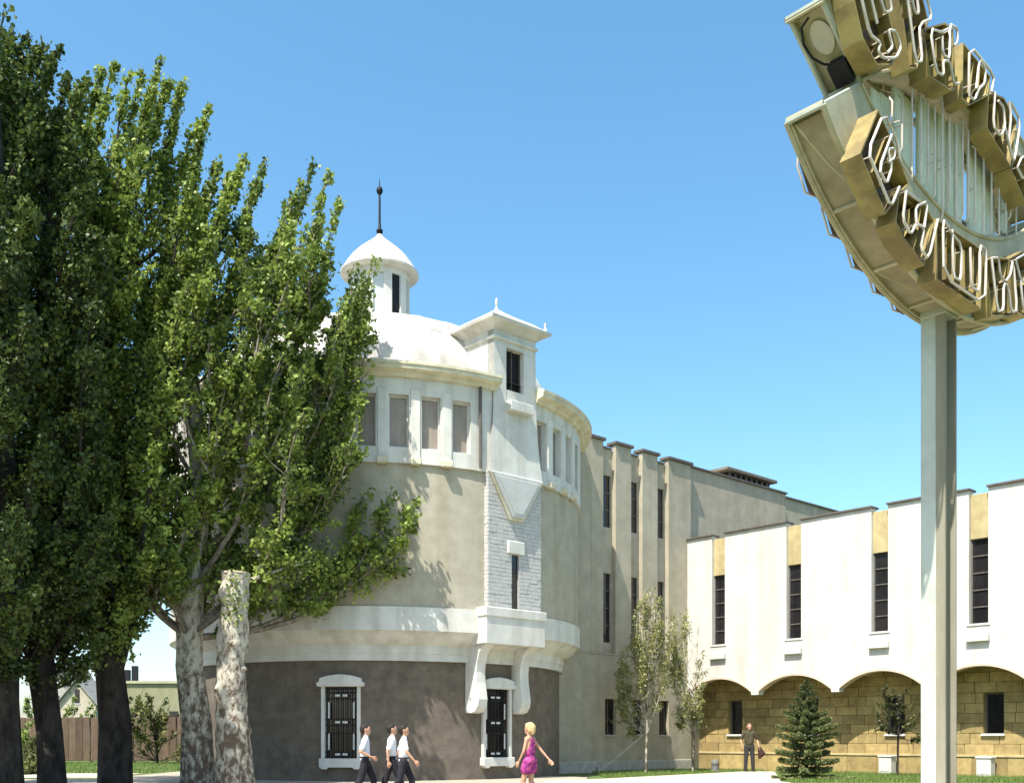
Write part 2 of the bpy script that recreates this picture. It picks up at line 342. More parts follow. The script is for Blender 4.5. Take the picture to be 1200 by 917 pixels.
MB().tube([Tc(7.78)(31.6, 0, 10.05), Tc(7.78)(31.6, 0, 12.7)], .05, 8).build('drainpipe', flash, rb)
# balcony box and scroll brackets
OU = -.13
bx = MB().box(To, OU-1.32, OU+1.30, 7.0, 7.92, 4.42, 5.56).build('balcony_box', white, rb, bevel=.02)
MB().box(To, OU-1.36, OU+1.34, 7.3, 7.96, 5.30, 5.60).build('coping', white, bx, bevel=.02)
S = [(6.7, 4.44), (7.80, 4.44), (7.60, 4.32), (7.44, 4.12), (7.34, 3.85), (7.30, 3.55), (7.32, 3.2), (7.38, 2.9), (7.42, 2.65), (7.38, 2.42), (7.24, 2.25), (7.05, 2.20), (6.7, 2.22)]
for u in (OU-1.02, OU+.92):
    MB().prism(To, S, u-.20, u+.20, axis='u').build('bracket', white, rb, bevel=.015)
# ground-floor windows with lintel, jambs, sill and iron grille
for a, h in GW:
    T, _, _ = frame((C[0]+6.9*math.sin(R(a)), C[1]-6.9*math.cos(R(a))), (math.cos(R(a)), math.sin(R(a))))
    hw = .52
    wo = MB().box(T, -hw, hw, -.22, -.20, .75, 3.02).build('window', glass, rb)
    for s in (-1, 1): MB().box(T, s*hw if s > 0 else -hw-.11, hw+.11 if s > 0 else -hw, -.3, .09, .72, 3.04).build('jamb', white, wo, bevel=.01)
    MB().prism(T, [(-.74, 3.03), (.74, 3.03), (.76, 3.16), (.68, 3.18), (.66, 3.30), (.36, 3.38), (0, 3.42), (-.36, 3.38), (-.66, 3.30), (-.68, 3.18), (-.76, 3.16)], -.3, .20).build('lintel', white, wo, bevel=.015)
    MB().prism(T, [(-.68, .75), (.68, .75), (.68, .48), (.58, .40), (.44, .40), (.40, .46), (-.40, .46), (-.44, .40), (-.58, .40), (-.68, .48)], -.3, .18).build('sill', white, wo, bevel=.015)
    g = MB()
    for u in (-.46, -.30, -.15, 0, .15, .30, .46): g.tube([T(u, -.06, .76), T(u, -.06, 3.01)], .017, 5)
    for v in (.80, .95, 1.55, 1.80, 2.0, 2.65, 2.85, 2.97): g.box(T, -.51, .51, -.075, -.045, v-.016, v+.016)
    go = g.build('grille', darkm, wo)
    for v in (.875, 1.90, 2.75):
        for u in (-.12, .12): MB().box(T, u-.085, u+.085, -.04, -.025, v-.035, v+.035).build('grille_plate', frw, go, bevel=.008)
    for v in (1.02, 2.02):
        for u in (-.40, .40): MB().box(T, u-.028, u+.028, -.04, -.025, v, v+.52).build('grille_bar', frw, go, bevel=.008)

# ------------------------------------------------------------------ beige block
B0 = (2.83, 41.6); TB, _, _ = frame(B0, BU)
blk = thing('office_block', (B0[0], B0[1], 0), 'long beige block with narrow slit windows between upright fins', 'building')
BAY = [(1.22, 1.96), (2.94, 3.64), (4.66, 5.38)]
UW, MW, LW = (10.06, 12.2), (5.32, 8.18), (1.53, 3.0)
lowh = [(a+.1, b+.02, *LW) for a, b in BAY]
mb = gridwall(MB(), TB, [-1.4, 6.95]+[x for h in lowh for x in h[:2]], [-.2, LW[0], LW[1], 4.87], lowh, 0, -.35)
mb.build('lower_wall', beige2, blk)
bh = [(a+.04, b-.08, *z) for a, b in BAY for z in (UW, MW)]
mb = gridwall(MB(), TB, [-1.4, 6.95]+[x for h in bh for x in h[:2]], [4.86, MW[0], MW[1], UW[0], UW[1], 13.28], bh, -.2, -.5)
mb.build('bay_wall', beige2, blk)
for (a, b) in ((-1.4, .5), (.5, 1.22), (1.96, 2.94), (3.64, 4.66), (5.38, 6.95)):
    fo = MB().box(TB, a, b, -.205, .0, 4.872, 13.5).build('fin', beige2, blk, bevel=.012)
    if a > 0: MB().box(TB, a-.07, b+.07, -.45, .10, 13.5, 13.62).build('cap', flash, fo, bevel=.01)
for a, b in BAY:
    MB().box(TB, a+.07, b-.07, -.65, -.14, 13.28, 13.36).build('parapet_cap', flash, blk)
    for z0, z1 in (UW, MW):
        wo = MB().box(TB, a+.04, b-.08, -.30, -.28, z0, z1).build('window', glass, blk)
        n = 3 if z1-z0 < 2.5 else 4
        for i in range(n+1):
            v = z0+(z1-z0)*i/n; MB().box(TB, a+.04, b-.08, -.28, -.25, max(z0, v-.025), min(z1, v+.025)).build('glazing_bar', flash, wo)
    wo = MB().box(TB, a+.1, b+.02, -.17, -.15, *LW).build('window', glass, blk)
    MB().box(TB, a+.36, a+.40, -.15, -.12, *LW).build('glazing_bar', flash, wo)
    MB().box(TB, a+.04, b+.08, -.2, .05, LW[0]-.08, LW[0]-.002).build('sill', kerbm, wo, bevel=.01)
MB().box(TB, -1.4, 6.96, -.1, .03, 4.80, 4.868).build('string_course', beige2, blk, bevel=.01)
MB().box(TB, -1.4, 6.96, -.1, .045, -.1, .45).build('plinth', kerbm, blk, bevel=.02)
MB().box(TB, 6.951, 14.8, -12, -.22, -.2, 13.5).build('plain_wall', beige2, blk)
MB().box(TB, 14.802, 27, -12, -.55, -.2, 13.44).build('rear_wall', beige2, blk)
MB().box(TB, 6.99, 14.86, -.5, -.13, 13.5, 13.585).build('parapet_cap', flash, blk, bevel=.01)
MB().box(TB, 14.87, 27.05, -.9, -.46, 13.44, 13.53).build('parapet_cap', flash, blk, bevel=.01)
MB().box(TB, -1.4, 6.94, -12, -.605, 12.9, 13.1).build('flat_roof', flash, blk)
MB().box(TB, -1.4, 6.94, -12, -11.7, -.2, 12.9).build('back_wall', beige2, blk)
MB().box(TB, -1.4, -1.1, -11.69, -.61, -.2, 12.89).build('end_wall', beige2, blk)
hut = MB().box(TB, 10.7, 14.2, -3.5, -.75, 13.3, 14.02).build('rooftop_hut', darkm, blk)
MB().box(TB, 10.3, 14.45, -3.8, -.45, 14.02, 14.17).build('hut_roof', mat('hut_roofing', (.17, .15, .12), None, .8, 3), hut, bevel=.02)
for i in range(8): MB().box(TB, 10.75+i*.44, 10.9+i*.44, -.74, -.68, 13.5, 14.01).build('louvre_post', flash, hut)

# ------------------------------------------------------------------ white wing with arcade
W0 = (7.8, 46.1); TWg, _, _ = frame(W0, (.902, -1))
wg = thing('arcaded_wing', (W0[0], W0[1], 0), 'white wing with tall slit windows above shallow arches and yellow stone base', 'building')
NB = 6; WCU = [1.65+3.73*i for i in range(NB)]; UEND = 1.65+3.73*(NB-.5)
def arch(u):
    k = min(range(NB), key=lambda i: abs(u-WCU[i])); x = abs(u-WCU[k]); a = 1.69
    if x >= a: return 3.20
    Rr = (a*a+.62*.62)/(2*.62); return 3.93-Rr+math.sqrt(max(Rr*Rr-x*x, 0)) if x < a-.001 else 3.20
def TWarch(u, n, v): return TWg(u, n, arch(u) if v == 3.0 else v)
us = rng(-.4, UEND, .09)
for c in WCU: us += [c-.34, c+.34, c-1.69, c+1.69, c-1.691, c+1.691]
holes = [(c-.34, c+.34, 5.42, 10.6) for c in WCU]
gridwall(MB(), TWarch, us, [3.0, 4.3, 5.42, 8.42, 10.14], holes, 0, -.34).build('upper_wall', whiteb, wg)
edges = [-.4]+[x for c in WCU for x in (c-.34, c+.34)]+[UEND]
for a, b in zip(edges[0::2], edges[1::2]):
    MB().box(TWg, a-.04, b+.04, -.5, .09, 10.142, 10.22).build('parapet_cap', flash, wg, bevel=.01)
for c in WCU:
    MB().box(TWg, c-.338, c+.338, -.32, -.12, 8.42, 10.0).build('yellow_panel', yellowp, wg, bevel=.01)
    wo = MB().box(TWg, c-.338, c+.338, -.26, -.24, 5.42, 8.42).build('window', glass, wg)
    for i in range(6):
        v = 5.42+3.0*i/5; MB().box(TWg, c-.337, c+.337, -.24, -.20, max(5.42, v-.022), min(8.42, v+.022)).build('glazing_bar', flash, wo)
    for s in (-1, 1): MB().box(TWg, c+s*.313-.023, c+s*.313+.023, -.24, -.195, 5.43, 8.41).build('frame', flash, wo)
    MB().box(TWg, c-.42, c+.42, -.2, .035, 5.34, 5.42).build('sill', whiteb, wo, bevel=.01)
    MB().box(TWg, c-.40, c+.40, -.1, .16, 4.78, 5.02).build('planter_ledge', whiteb, wg, bevel=.015)
    r = MB(); P = []
    for i in range(29):
        x = -1.685+3.37*i/28; P.append((c+x, arch(c+x)))
    for n0, n1 in ((-.35, .035),):
        for (u0, v0), (u1, v1) in zip(P, P[1:]):
            r.add([TWg(u0, n1, v0-.002), TWg(u1, n1, v1-.002), TWg(u1, n1, v1+.085), TWg(u0, n1, v0+.085), TWg(u0, -.01, v0+.085), TWg(u1, -.01, v1+.085), TWg(u0, n0, v0-.004), TWg(u1, n0, v1-.004)], [(0, 1, 2, 3), (3, 2, 5, 4), (0, 6, 7, 1)])
    r.build('arch_trim', pink, wg)
MB().box(TWg, -.4, UEND, -1.5, -.345, 4.02, 4.2).build('soffit', mat('soffit_shade_stone', (.30, .25, .17), None, .95, 3), wg)  # soffit colour darkened to deepen the shade under the arches
MB().box(TWg, -.4, UEND, -10, -.36, 9.6, 9.9).build('flat_roof', flash, wg)
MB().box(TWg, -.4, UEND, -10, -9.7, -.2, 9.59).build('back_wall', whiteb, wg)
MB().box(TWg, UEND+.002, UEND+.3, -10, .0, -.2, 10.1).build('end_wall', whiteb, wg)
NL = -1.2
lh = [(c-.36, c+.36, 1.56, 3.04) for c in WCU]
gridwall(MB(), TWg, [-.4, UEND]+[x for h in lh for x in h[:2]], [-.2, 1.56, 3.04, 4.019], lh, NL-.06, NL-.4).build('lower_wall', stonem, wg)
for c in WCU:
    wo = MB().box(TWg, c-.36, c+.36, NL-.30, NL-.28, 1.56, 3.04).build('window', glass, wg)
    MB().box(TWg, c-.42, c+.42, NL-.2, NL+.09, 1.47, 1.555).build('sill', frw, wo, bevel=.01)
    f = MB().box(TWg, c-.36, c-.31, NL-.28, NL-.22, 1.56, 3.04).box(TWg, c+.31, c+.36, NL-.28, NL-.22, 1.56, 3.04).box(TWg, c-.31, c+.31, NL-.28, NL-.22, 2.98, 3.04); f.build('frame', flash, wo)
swall = [o for o in wg.children if o.name.startswith('lower_wall')][0]
d2 = Vector((.902, -1)).normalized(); ang = math.atan2(d2.y, d2.x)
row, v = 0, .78
ROWS = [.39, .39, .37, .37, .36, .38, .38, .36, .30]
for h in ROWS:
    u = -.3-(row % 2)*.45; v1 = min(v+h, 4.015)
    while u < UEND-.05:
        L = random.choice((.78, .92, 1.06)); a, b = max(u, -.39), min(u+L, UEND); u += L
        segs = [(a, b)]
        for (h0, h1, z0, z1) in lh:
            if v < z1-.03 and v1 > z0+.03:
                segs = [s for q in segs for s in (((q[0], min(q[1], h0)), (max(q[0], h1), q[1])) if q[0] < h1 and q[1] > h0 else (q,)) if s[1]-s[0] > .08]
        for (a, b) in segs:
            o = bpy.data.objects.new('stone', chambox(b-a-.016, .12, v1-v-.014)); COL.objects.link(o)
            if not o.data.materials: o.data.materials.append(stone)
            o.location = TWg((a+b)/2, NL-.055+random.uniform(-.014, .014), (v+v1)/2); o.rotation_euler.z = ang; par(o, swall)
    v += h; row += 1
MB().box(TWg, -.4, UEND, NL-.2, NL+.10, .70, .79).build('base_course', yellowp, wg, bevel=.015)
for i in range(int((UEND+.4)/1.25)+1):
    a = -.4+i*1.25; b = min(a+1.24, UEND)
    MB().box(TWg, a, b, NL-.2, NL+.06+.01*random.random(), -.1, .695).build('plinth_stone', stone, swall, bevel=.012)

# ------------------------------------------------------------------ small things by the wing
for u, lab in ((9.0, 'white concrete box at the yellow stone base behind the reddish sapling'), (12.75, 'white concrete box below the arcade window beside the sign pole')):
    p = TWg(u, NL+.42, 0); T, _, _ = frame((p[0], p[1]), (.902, -1))
    t = thing('concrete_box', (p[0], p[1], 0), lab, 'box', 'white boxes along the arcade')
    MB().box(T, -.26, .26, -.2, .2, 0, .66).build('body', whiteb, t, bevel=.02); MB().box(T, -.29, .29, -.23, .23, .66, .74).build('lid', whiteb, t, bevel=.02)
    MB().box(T, -.18, .18, .2, .212, .12, .52).build('front_panel', frw, t, bevel=.004)
p = px(838, 905, 42.5); t = thing('bollard', (p.x, 42.5, 0), 'short grey rounded bollard at the foot of the wing by the second young poplar', 'bollard')
MB().lathe((p.x, 42.5), [(0, 0), (.2, 0), (.2, .08), (.15, .1), (.15, .38), (.13, .46), (.07, .52), (0, .54)], 0, 360, 14).build('post', mat('grey_bollard', (.16, .16, .15), None, .8, 6), t, smooth=True)
MB().lathe((p.x, 42.5), [(.15, .3), (.165, .3), (.165, .36), (.15, .36)], 0, 360, 14).build('band', flash, t)

# ------------------------------------------------------------------ neon sign on its pole
SP = (500/FPX*13, 13.0); TS, _, SN = frame(SP, BU)
sg = thing('neon_sign', (SP[0], SP[1], 0), 'tall white square pole carrying an eye-shaped neon sign with box letters', 'sign')
po_ = MB().box(TS, -.158, .158, -.158, .04, 0, 6.72).build('pole', polem, sg, bevel=.008)
for u0, u1 in ((-.158, -.13), (.13, .158), (-.012, .012)): MB().box(TS, u0, u1, .0402, .158 if abs(u0) > .1 else .10, 0, 6.72).build('pole_flange', mat('shade_brown_steel', (.32, .30, .23), (.22, .20, .14), .7, 2, stain=.3, vstretch=.2), po_, bevel=.004)  # brownish steel, darkened to paint in the shade of the pole's unlit side
MB().box(TS, -.32, .32, -.32, .32, 0, .05).build('base_plate', flash, sg, bevel=.01)
MB().box(TS, -.17, .17, -.17, .17, 6.62, 6.72).build('collar', polem, sg, bevel=.01)
def arcpts(x0, x1, zmid, xs, zs, n):                   # circular arc through (0,zmid) and (+-xs, zs)
    s = abs(zs-zmid); Rr = (xs*xs+s*s)/(2*s); sg_ = 1 if zs > zmid else -1
    return [(x, zmid+sg_*(Rr-math.sqrt(Rr*Rr-x*x))) for x in [x0+(x1-x0)*i/n for i in range(n+1)]]
D = .22
for up in (0, 1):
    fl = (lambda z: 17.02-z) if up else (lambda z: z)
    outer = [(x, fl(z)) for x, z in arcpts(-3.05, 3.05, 7.20 if up else 6.65, 3.05, 7.96, 28)]
    inner = [(x, fl(z)) for x, z in arcpts(-2.29, 2.29, 7.75, 2.29, 8.49, 28)]
    name = 'upper_arm' if up else 'lower_arm'
    body = MB()
    for n0, n1 in ((D-.05, D), (-D, -D+.05)):
        for (a, b, c, d) in zip(outer, outer[1:], inner, inner[1:]):
            P = [TS(q[0], n, q[1]) for n in (n0, n1) for q in (a, b, d, c)]
            body.add(P, [(0, 1, 2, 3), (7, 6, 5, 4), (0, 4, 5, 1), (3, 2, 6, 7)])
    arm = body.build(name, signp, sg)
    def band(pts, inset, nm, m, w=D-.05):
        s = MB()
        for a, b in zip(pts, pts[1:]): s.add([TS(a[0], -w, a[1]+inset), TS(b[0], -w, b[1]+inset), TS(b[0], w, b[1]+inset), TS(a[0], w, a[1]+inset)], [(0, 1, 2, 3)])
        return s.build(nm, m, arm)
    sgn = -1 if up else 1
    band(outer, .045*sgn, 'outer_sheet', signd); band(inner, -.05*sgn, 'inner_sheet', signp)
    for nn in (-D-.002, D+.002):                       # rims
        MB().tube([TS(x, nn, z) for x, z in outer], .03, 6).build('rim', signp, arm)
        MB().tube([TS(x, nn, z) for x, z in inner], .025, 6).build('rim', signp, arm)
    for i in range(0, 29, 4):
        a = outer[i]; MB().tube([TS(a[0], -D, a[1]+.03*sgn), TS(a[0], D, a[1]+.03*sgn)], .022, 5).build('cross_bar', signp, arm)
        if i+4 < 29 and i % 8 == 0:
            b = outer[i+4]; m_ = outer[i+2]
            MB().tube([TS(a[0], -D+.03, a[1]+.05*sgn), TS(m_[0], 0, m_[1]+.05*sgn), TS(b[0], D-.03, b[1]+.05*sgn)], .018, 5).build('brace', signp, arm)
    for s in (0, -1):                                  # end plates, set in a frame
        a, b = Vector(outer[s]), Vector(inner[s]); dd = (b-a); nn = Vector((dd.y, -dd.x)).normalized()
        if nn.x*(-1 if s == 0 else 1) < 0: nn = -nn
        q0, q1 = a-nn*.06, b-nn*.06
        MB().add([TS(q0.x, -D+.02, q0.y), TS(q1.x, -D+.02, q1.y), TS(q1.x, D-.02, q1.y), TS(q0.x, D-.02, q0.y)], [(0, 1, 2, 3)]).build('end_plate', signp, arm)
        for e0, e1, n0, n1 in ((a, b, D-.03, D-.03), (a, b, -D+.03, -D+.03), (a, a, -D, D), (b, b, -D, D)):
            MB().tube([TS(e0.x, n0, e0.y), TS(e1.x, n1, e1.y)], .03, 6).build('end_frame', polem, arm)
        if up and s == 0:
            pt = lambda t, n, o: TS(*(lambda q: (q.x, n, q.y))(a+dd*t+nn*o))
            cb = MB().tube([pt(.10, .0, 0), pt(.15, -.10, .03), pt(.32, -.15, .04), pt(.50, -.13, .04), pt(.63, -.05, .03), pt(.68, .02, .02)], .013, 6).build('cable', darkm, arm, smooth=True)
            bxm = MB(); P = [pt(t, n, o) for t in (.66, .94) for n in (-.02, .2) for o in (-.05, .09)]
            bxm.add(P, [(0, 1, 3, 2), (4, 6, 7, 5), (0, 4, 5, 1), (2, 3, 7, 6), (0, 2, 6, 4), (1, 5, 7, 3)]).build('transformer_box', darkm, arm, bevel=.01)
            P = [pt(.38+.20*math.cos(k*math.pi/9), .02+.12*math.sin(k*math.pi/9), o) for o in (-.055, -.035) for k in range(18)]
            MB().add(P, [tuple(range(18)), tuple(range(35, 17, -1))]+[(k, k+18, (k+1) % 18+18, (k+1) % 18) for k in range(18)]).build('cover_disc', whiteb, arm)
def sproj(x, y, n):                                    # photo pixel on the sign plane n -> (u, v)
    d = Vector(((x-CX)/FPX, 1, (HY-y)/FPX)); o = Vector((*TS(0, n, 0),)); N3 = Vector((SN.x, SN.y, 0)); c = Vector((0, 0, EYE))
    p = c+d*((o-c).dot(N3)/d.dot(N3)); return ((p-o).dot(Vector((BU.x, BU.y, 0))), p.z)
LET = [
 [[(1003, -34), (1010, 0), (1019, 40), (1032, 51), (1029, 59), (1034, 68), (1050, 68), (1056, 56), (1050, 37), (1041, 35), (1043, 44), (1046, 55), (1040, 62)], [(1024, -30), (1032, 0), (1037, 15), (1045, 13), (1043, 0), (1036, -26), (1024, -30)], [(1016, -24), (1022, 3), (1028, 28)]],
 [[(1056, -30), (1064, 0), (1073, 73), (1081, 72), (1077, 34), (1081, 26), (1092, 22), (1086, -4), (1056, -30)], [(1067, -8), (1072, 15), (1077, 16), (1074, -6)]],
 [[(1111, 34), (1104, 38), (1090, 34), (1097, 84), (1106, 89), (1105, 71), (1113, 72), (1118, 98), (1124, 98)], [(1104, 43), (1105, 64), (1113, 70), (1113, 28), (1122, 34), (1122, 50), (1118, 54)]],
 [[(1162, 108), (1165, 88), (1136, 52), (1135, 111), (1142, 118), (1147, 104), (1154, 98), (1155, 81), (1148, 68), (1144, 104)]],
 [[(1166, 108), (1164, 147), (1172, 160), (1178, 150), (1176, 126), (1170, 118)], [(1178, 150), (1185, 181), (1189, 189), (1196, 141), (1182, 116), (1185, 135), (1182, 168)]],
 [[(1192, 196), (1199, 210), (1210, 205), (1207, 186), (1198, 183), (1192, 196)], [(1210, 205), (1213, 226), (1207, 232)]],
 [[(1054, 219), (1044, 243), (1030, 209), (1017, 178), (1036, 131), (1052, 167), (1054, 188), (1069, 211)], [(1045, 158), (1030, 198), (1039, 216), (1045, 197), (1040, 175), (1048, 174), (1048, 185), (1041, 190)]],
 [[(1062, 224), (1058, 257), (1067, 275), (1074, 262), (1083, 267), (1079, 291), (1088, 304), (1099, 257)], [(1074, 262), (1073, 242), (1087, 236), (1083, 267)], [(1062, 224), (1078, 236)]],
 [[(1112, 266), (1105, 257), (1106, 324), (1154, 357), (1156, 293), (1148, 287), (1148, 342), (1138, 336), (1137, 290)], [(1116, 269), (1117, 324), (1126, 329), (1127, 287), (1112, 269)]],
 [[(1162, 302), (1169, 365), (1176, 363), (1176, 332), (1181, 334), (1185, 365), (1192, 364), (1187, 304), (1184, 322), (1178, 330), (1172, 322), (1170, 302), (1162, 302)]],
 [[(1190, 304), (1196, 328), (1206, 332), (1212, 310), (1204, 296), (1190, 304)], [(1196, 328), (1199, 362), (1208, 366), (1212, 340)]],
]
def hull(P):
    P = sorted(set(P)); cr = lambda o, a, b: (a[0]-o[0])*(b[1]-o[1])-(a[1]-o[1])*(b[0]-o[0])
    def half(Q):
        h = []
        for p in Q:
            while len(h) > 1 and cr(h[-2], h[-1], p) <= 0: h.pop()
            h.append(p)
        return h[:-1]
    return half(P)+half(P[::-1])
for L in LET:
    pl_ = [[sproj(x, y, .52) for x, y in s] for s in L]
    soft = []
    for sg_ in pl_:                                    # bent glass has rounded corners
        q = [sg_[0]]
        for a, b in zip(sg_, sg_[1:]): q += [(a[0]*.82+b[0]*.18, a[1]*.82+b[1]*.18), (a[0]*.18+b[0]*.82, a[1]*.18+b[1]*.82)]
        soft.append(q+[sg_[-1]])
    H = hull([q for s in pl_ for q in s]); cxy = Vector((sum(q[0] for q in H)/len(H), sum(q[1] for q in H)/len(H)))
    def off(q, d): v = Vector(q)-cxy; return tuple(cxy+v*(1+d/max(v.length, .1)))
    Ho, Hi = [off(q, .05) for q in H], [off(q, .025) for q in H]; k = len(H)
    s = MB(); P = [TS(q[0], .225, q[1]) for q in Ho]+[TS(q[0], .46, q[1]) for q in Ho]+[TS(q[0], .46, q[1]) for q in Hi]+[TS(q[0], .30, q[1]) for q in Hi]
    s.add(P, [tuple(range(k))]+[(r*k+i, r*k+(i+1) % k, (r+1)*k+(i+1) % k, (r+1)*k+i) for r in range(3) for i in range(k)])
    lo = s.build('letter', ochre, sg)
    MB().prism(TS, Hi, .30, .31).build('letter_back', ldark, lo)
    s = MB()
    for seg in pl_:                                    # stroke fins behind the tubes, then the tubes
        for a, b in zip(seg, seg[1:]):
            s.add([TS(a[0], .31, a[1]), TS(b[0], .31, b[1]), TS(b[0], .45, b[1]), TS(a[0], .45, a[1])], [(0, 1, 2, 3)])
    s.build('stroke_wall', ochre, lo)
    for seg in soft:
        MB().tube([TS(q[0], .52, q[1]) for q in seg], .0155, 6).build('neon_tube', tube, lo, smooth=True)
        for q in seg[::6]: MB().tube([TS(q[0], .31, q[1]), TS(q[0], .52, q[1])], .006, 4).build('tube_support', tube, lo)
for i, u in enumerate((-2.45, -1.95, -1.45, -.95, -.45)):    # letters on the rear face, seen edge-on
    z = 6.65+4.205-math.sqrt(4.205**2-u*u)+.10
    lo = MB().prism(TS, [(u-.16, z+.2), (u+.02, z-.05), (u+.2, z-.06), (u+.24, z+.6), (u-.1, z+.75)], -.34, -.225).build('rear_letter', ldark, sg)
    MB().tube([TS(u-.10, -.38, z+.5), TS(u-.14, -.38, z+.2), TS(u+.02, -.38, z-.04), TS(u+.18, -.38, z-.02)], .0125, 6).build('neon_tube', tube, lo, smooth=True)
# strips and upright tubes that fill the eye
def eye(u, m): Rr = (2.29**2+.74**2)/(2*.74); return 8.51+m*(math.sqrt(Rr*Rr-u*u)-(Rr-.74))
u = -1.75
while u < 1.75:
    wd = random.uniform(.14, .24); a, b = u, u+wd
    top, bot = min(eye(a, 1), eye(b, 1))-.05-random.uniform(0, .1), max(eye(a, -1), eye(b, -1))+.02-random.uniform(0, .12)
    n0 = random.uniform(-.04, .08)
    so_ = MB().box(TS, a, b, n0, n0+.05, bot, top).build('strip', strip, sg, bevel=.008)
    for t in (.5,):
        uu = a+wd*t; tt, bb = top-random.uniform(0, .25), bot+random.uniform(-.15, .2)
        MB().tube([TS(uu, .2, tt), TS(uu, .24, tt-.06), TS(uu, .24, bb+.05), TS(uu, .2, bb)], .013, 6).build('neon_tube', tube, so_, smooth=True)
    if random.random() < .5: MB().tube([TS(a, n0+.05, (top+bot)/2), TS(a+wd*.25, .24, (top+bot)/2)], .007, 4).build('tube_support', tube, so_)
    u += wd+random.choice((.005, .006, .012))
for z in (8.1, 8.9): MB().box(TS, -1.9, 1.9, -.1, -.05, z, z+.05).build('carrier_rail', signd, sg)
for u in (-2.0, -1.2, -.4, .4, 1.2, 2.0):
    MB().tube([TS(u, -.1, eye(u, 1)+.04), TS(u+.15, 0, 8.5), TS(u, -.1, eye(u, -1)-.04)], .014, 5).build('stay', signp, sg)

# ------------------------------------------------------------------ leaves and trees
def leafmesh(name, P, A, size, m, parent, aspect=.7, tone=None, flat=.5, kind='stuff'):
    """one diamond-shaped leaf at each point P; A is the local growing direction"""
    n = len(P); L = size*RNG.uniform(.5, 1.5, n)[:, None]
    a = A*.5+RNG.normal(0, .6, (n, 3)); a /= np.linalg.norm(a, axis=1)[:, None]+1e-9
    nrm = RNG.normal(0, 1, (n, 3)); nrm[:, 2] = np.abs(nrm[:, 2])+flat
    b = np.cross(nrm, a); b /= np.linalg.norm(b, axis=1)[:, None]+1e-9
    c = np.cross(a, b)
    V = np.stack([P-a*L*.5, P+b*L*aspect*.5+c*L*.08, P+a*L*.5, P-b*L*aspect*.5+c*L*.08], 1).reshape(-1, 3)
    me = bpy.data.meshes.new(name); me.vertices.add(4*n); me.vertices.foreach_set('co', V.astype(np.float32).ravel())
    me.loops.add(4*n); me.loops.foreach_set('vertex_index', np.arange(4*n, dtype=np.int32))
    me.polygons.add(n); me.polygons.foreach_set('loop_start', np.arange(0, 4*n, 4, dtype=np.int32))
    try: me.polygons.foreach_set('loop_total', np.full(n, 4, dtype=np.int32))
    except Exception: pass
    at = me.attributes.new('tone', 'FLOAT', 'FACE'); t = RNG.uniform(0, 1, n) if tone is None else np.clip(tone+RNG.normal(0, .2, n), 0, 1)
    at.data.foreach_set('value', t.astype(np.float32)); me.update(calc_edges=True)
    return link(name, me, m, parent, kind=kind)
def bez(a, b, c, n=9):
    return [a*(1-t)**2+b*2*t*(1-t)+c*t*t for t in [i/(n-1) for i in range(n)]]
def make_tree(name, loc, label, trunk, rads, limbs, leafm, barkm, nleaf, size, spread=.32, twl=1.1, wind=Vector((.22, 0, .1)), t00=.25, group=None, cat='tree', limbm=None, twigs=True, per=3.2, topfill=True):
    """trunk: points; limbs: list of (start, tip, radius, bulge)"""
    t = thing(name, loc, label, cat, group)
    tb = MB().tube(trunk, rads, 12); tr_ = tb.build('trunk', barkm, t, smooth=True)
    me = tr_.data                                      # uneven bark
    for v in me.vertices:
        p = v.co; k = .045*rads[0]/.4*(math.sin(p.z*3.1+p.x*9)+math.sin(p.z*7.7+p.y*11)+.8*math.sin(p.x*23+p.z*1.7))
        v.co += Vector((k, k*.6, 0))
    lm = MB(); Pts = []; Dirs = []; Wt = []; Tone = []; Nar = []
    for lb in limbs:
        (a, b, r, bulge), t0 = lb[:4], (lb[4] if len(lb) > 4 else t00); nar = lb[5] if len(lb) > 5 else 1.0
        a, b = Vector(a), Vector(b); mid = (a+b)/2+Vector(bulge); path = bez(a, mid, b)
        Ln = (b-a).length; lm.tube(path, [r*(1-.85*i/8)+.006 for i in range(9)], 6)
        nt_ = max(4, int(Ln*per*(1.7 if nar < 1 else 1))); ltone = random.uniform(.3, .75)
        for q in range(nt_):
            tt = t0+(1-t0)*(q+random.random())/nt_; i = min(int(tt*8), 7); f = tt*8-i
            p = path[i].lerp(path[i+1], f); d = (path[i+1]-path[i]).normalized()
            rd = Vector((random.gauss(0, 1), random.gauss(0, 1), random.gauss(0, 1)))
            dd = (d*1.0+rd*spread*nar*(2.0-1.35*tt)+wind).normalized(); ln = twl*(1.2-.72*tt)*random.uniform(.5, 1.25)*(nar+.12 if nar < 1 else 1)
            e = p+dd*ln
            if twigs: lm.tube([p, p.lerp(e, .5)+rd*.02, e], [.014, .010, .004], 3, cap=False)
            Pts.append((p, e, dd)); Wt.append((ln+.25)*(.8 if nar < 1 else 1)*random.gammavariate(1.1, 1)); Tone.append(ltone+random.gauss(0, .12)); Nar.append(nar)
    lm.build('limbs', limbm or barkm, t, smooth=True)
    Wt = np.array(Wt); idx = RNG.choice(len(Pts), nleaf, p=Wt/Wt.sum())
    p0 = np.array([p[0] for p in Pts])[idx]; p1 = np.array([p[1] for p in Pts])[idx]; dd = np.array([p[2] for p in Pts])[idx]; tn = np.array(Tone)[idx]
    s = RNG.uniform(.1, 1.08, nleaf)[:, None]; jit = RNG.normal(0, 1, (nleaf, 3))*(.15*twl*(1.15-.6*s))*(np.array(Nar)[idx][:, None]*.6+.4)
    leafmesh('foliage', p0+(p1-p0)*s+jit, dd, size, leafm, t, tone=tn)
    return t
def P3(l): return [px(*q) for q in l]
def trunk_at(tr, z):
    for a, b in zip(tr, tr[1:]):
        if a.z <= z <= b.z: return a.lerp(b, (z-a.z)/(b.z-a.z+1e-9))
    return tr[-1] if z > tr[-1].z else tr[0]
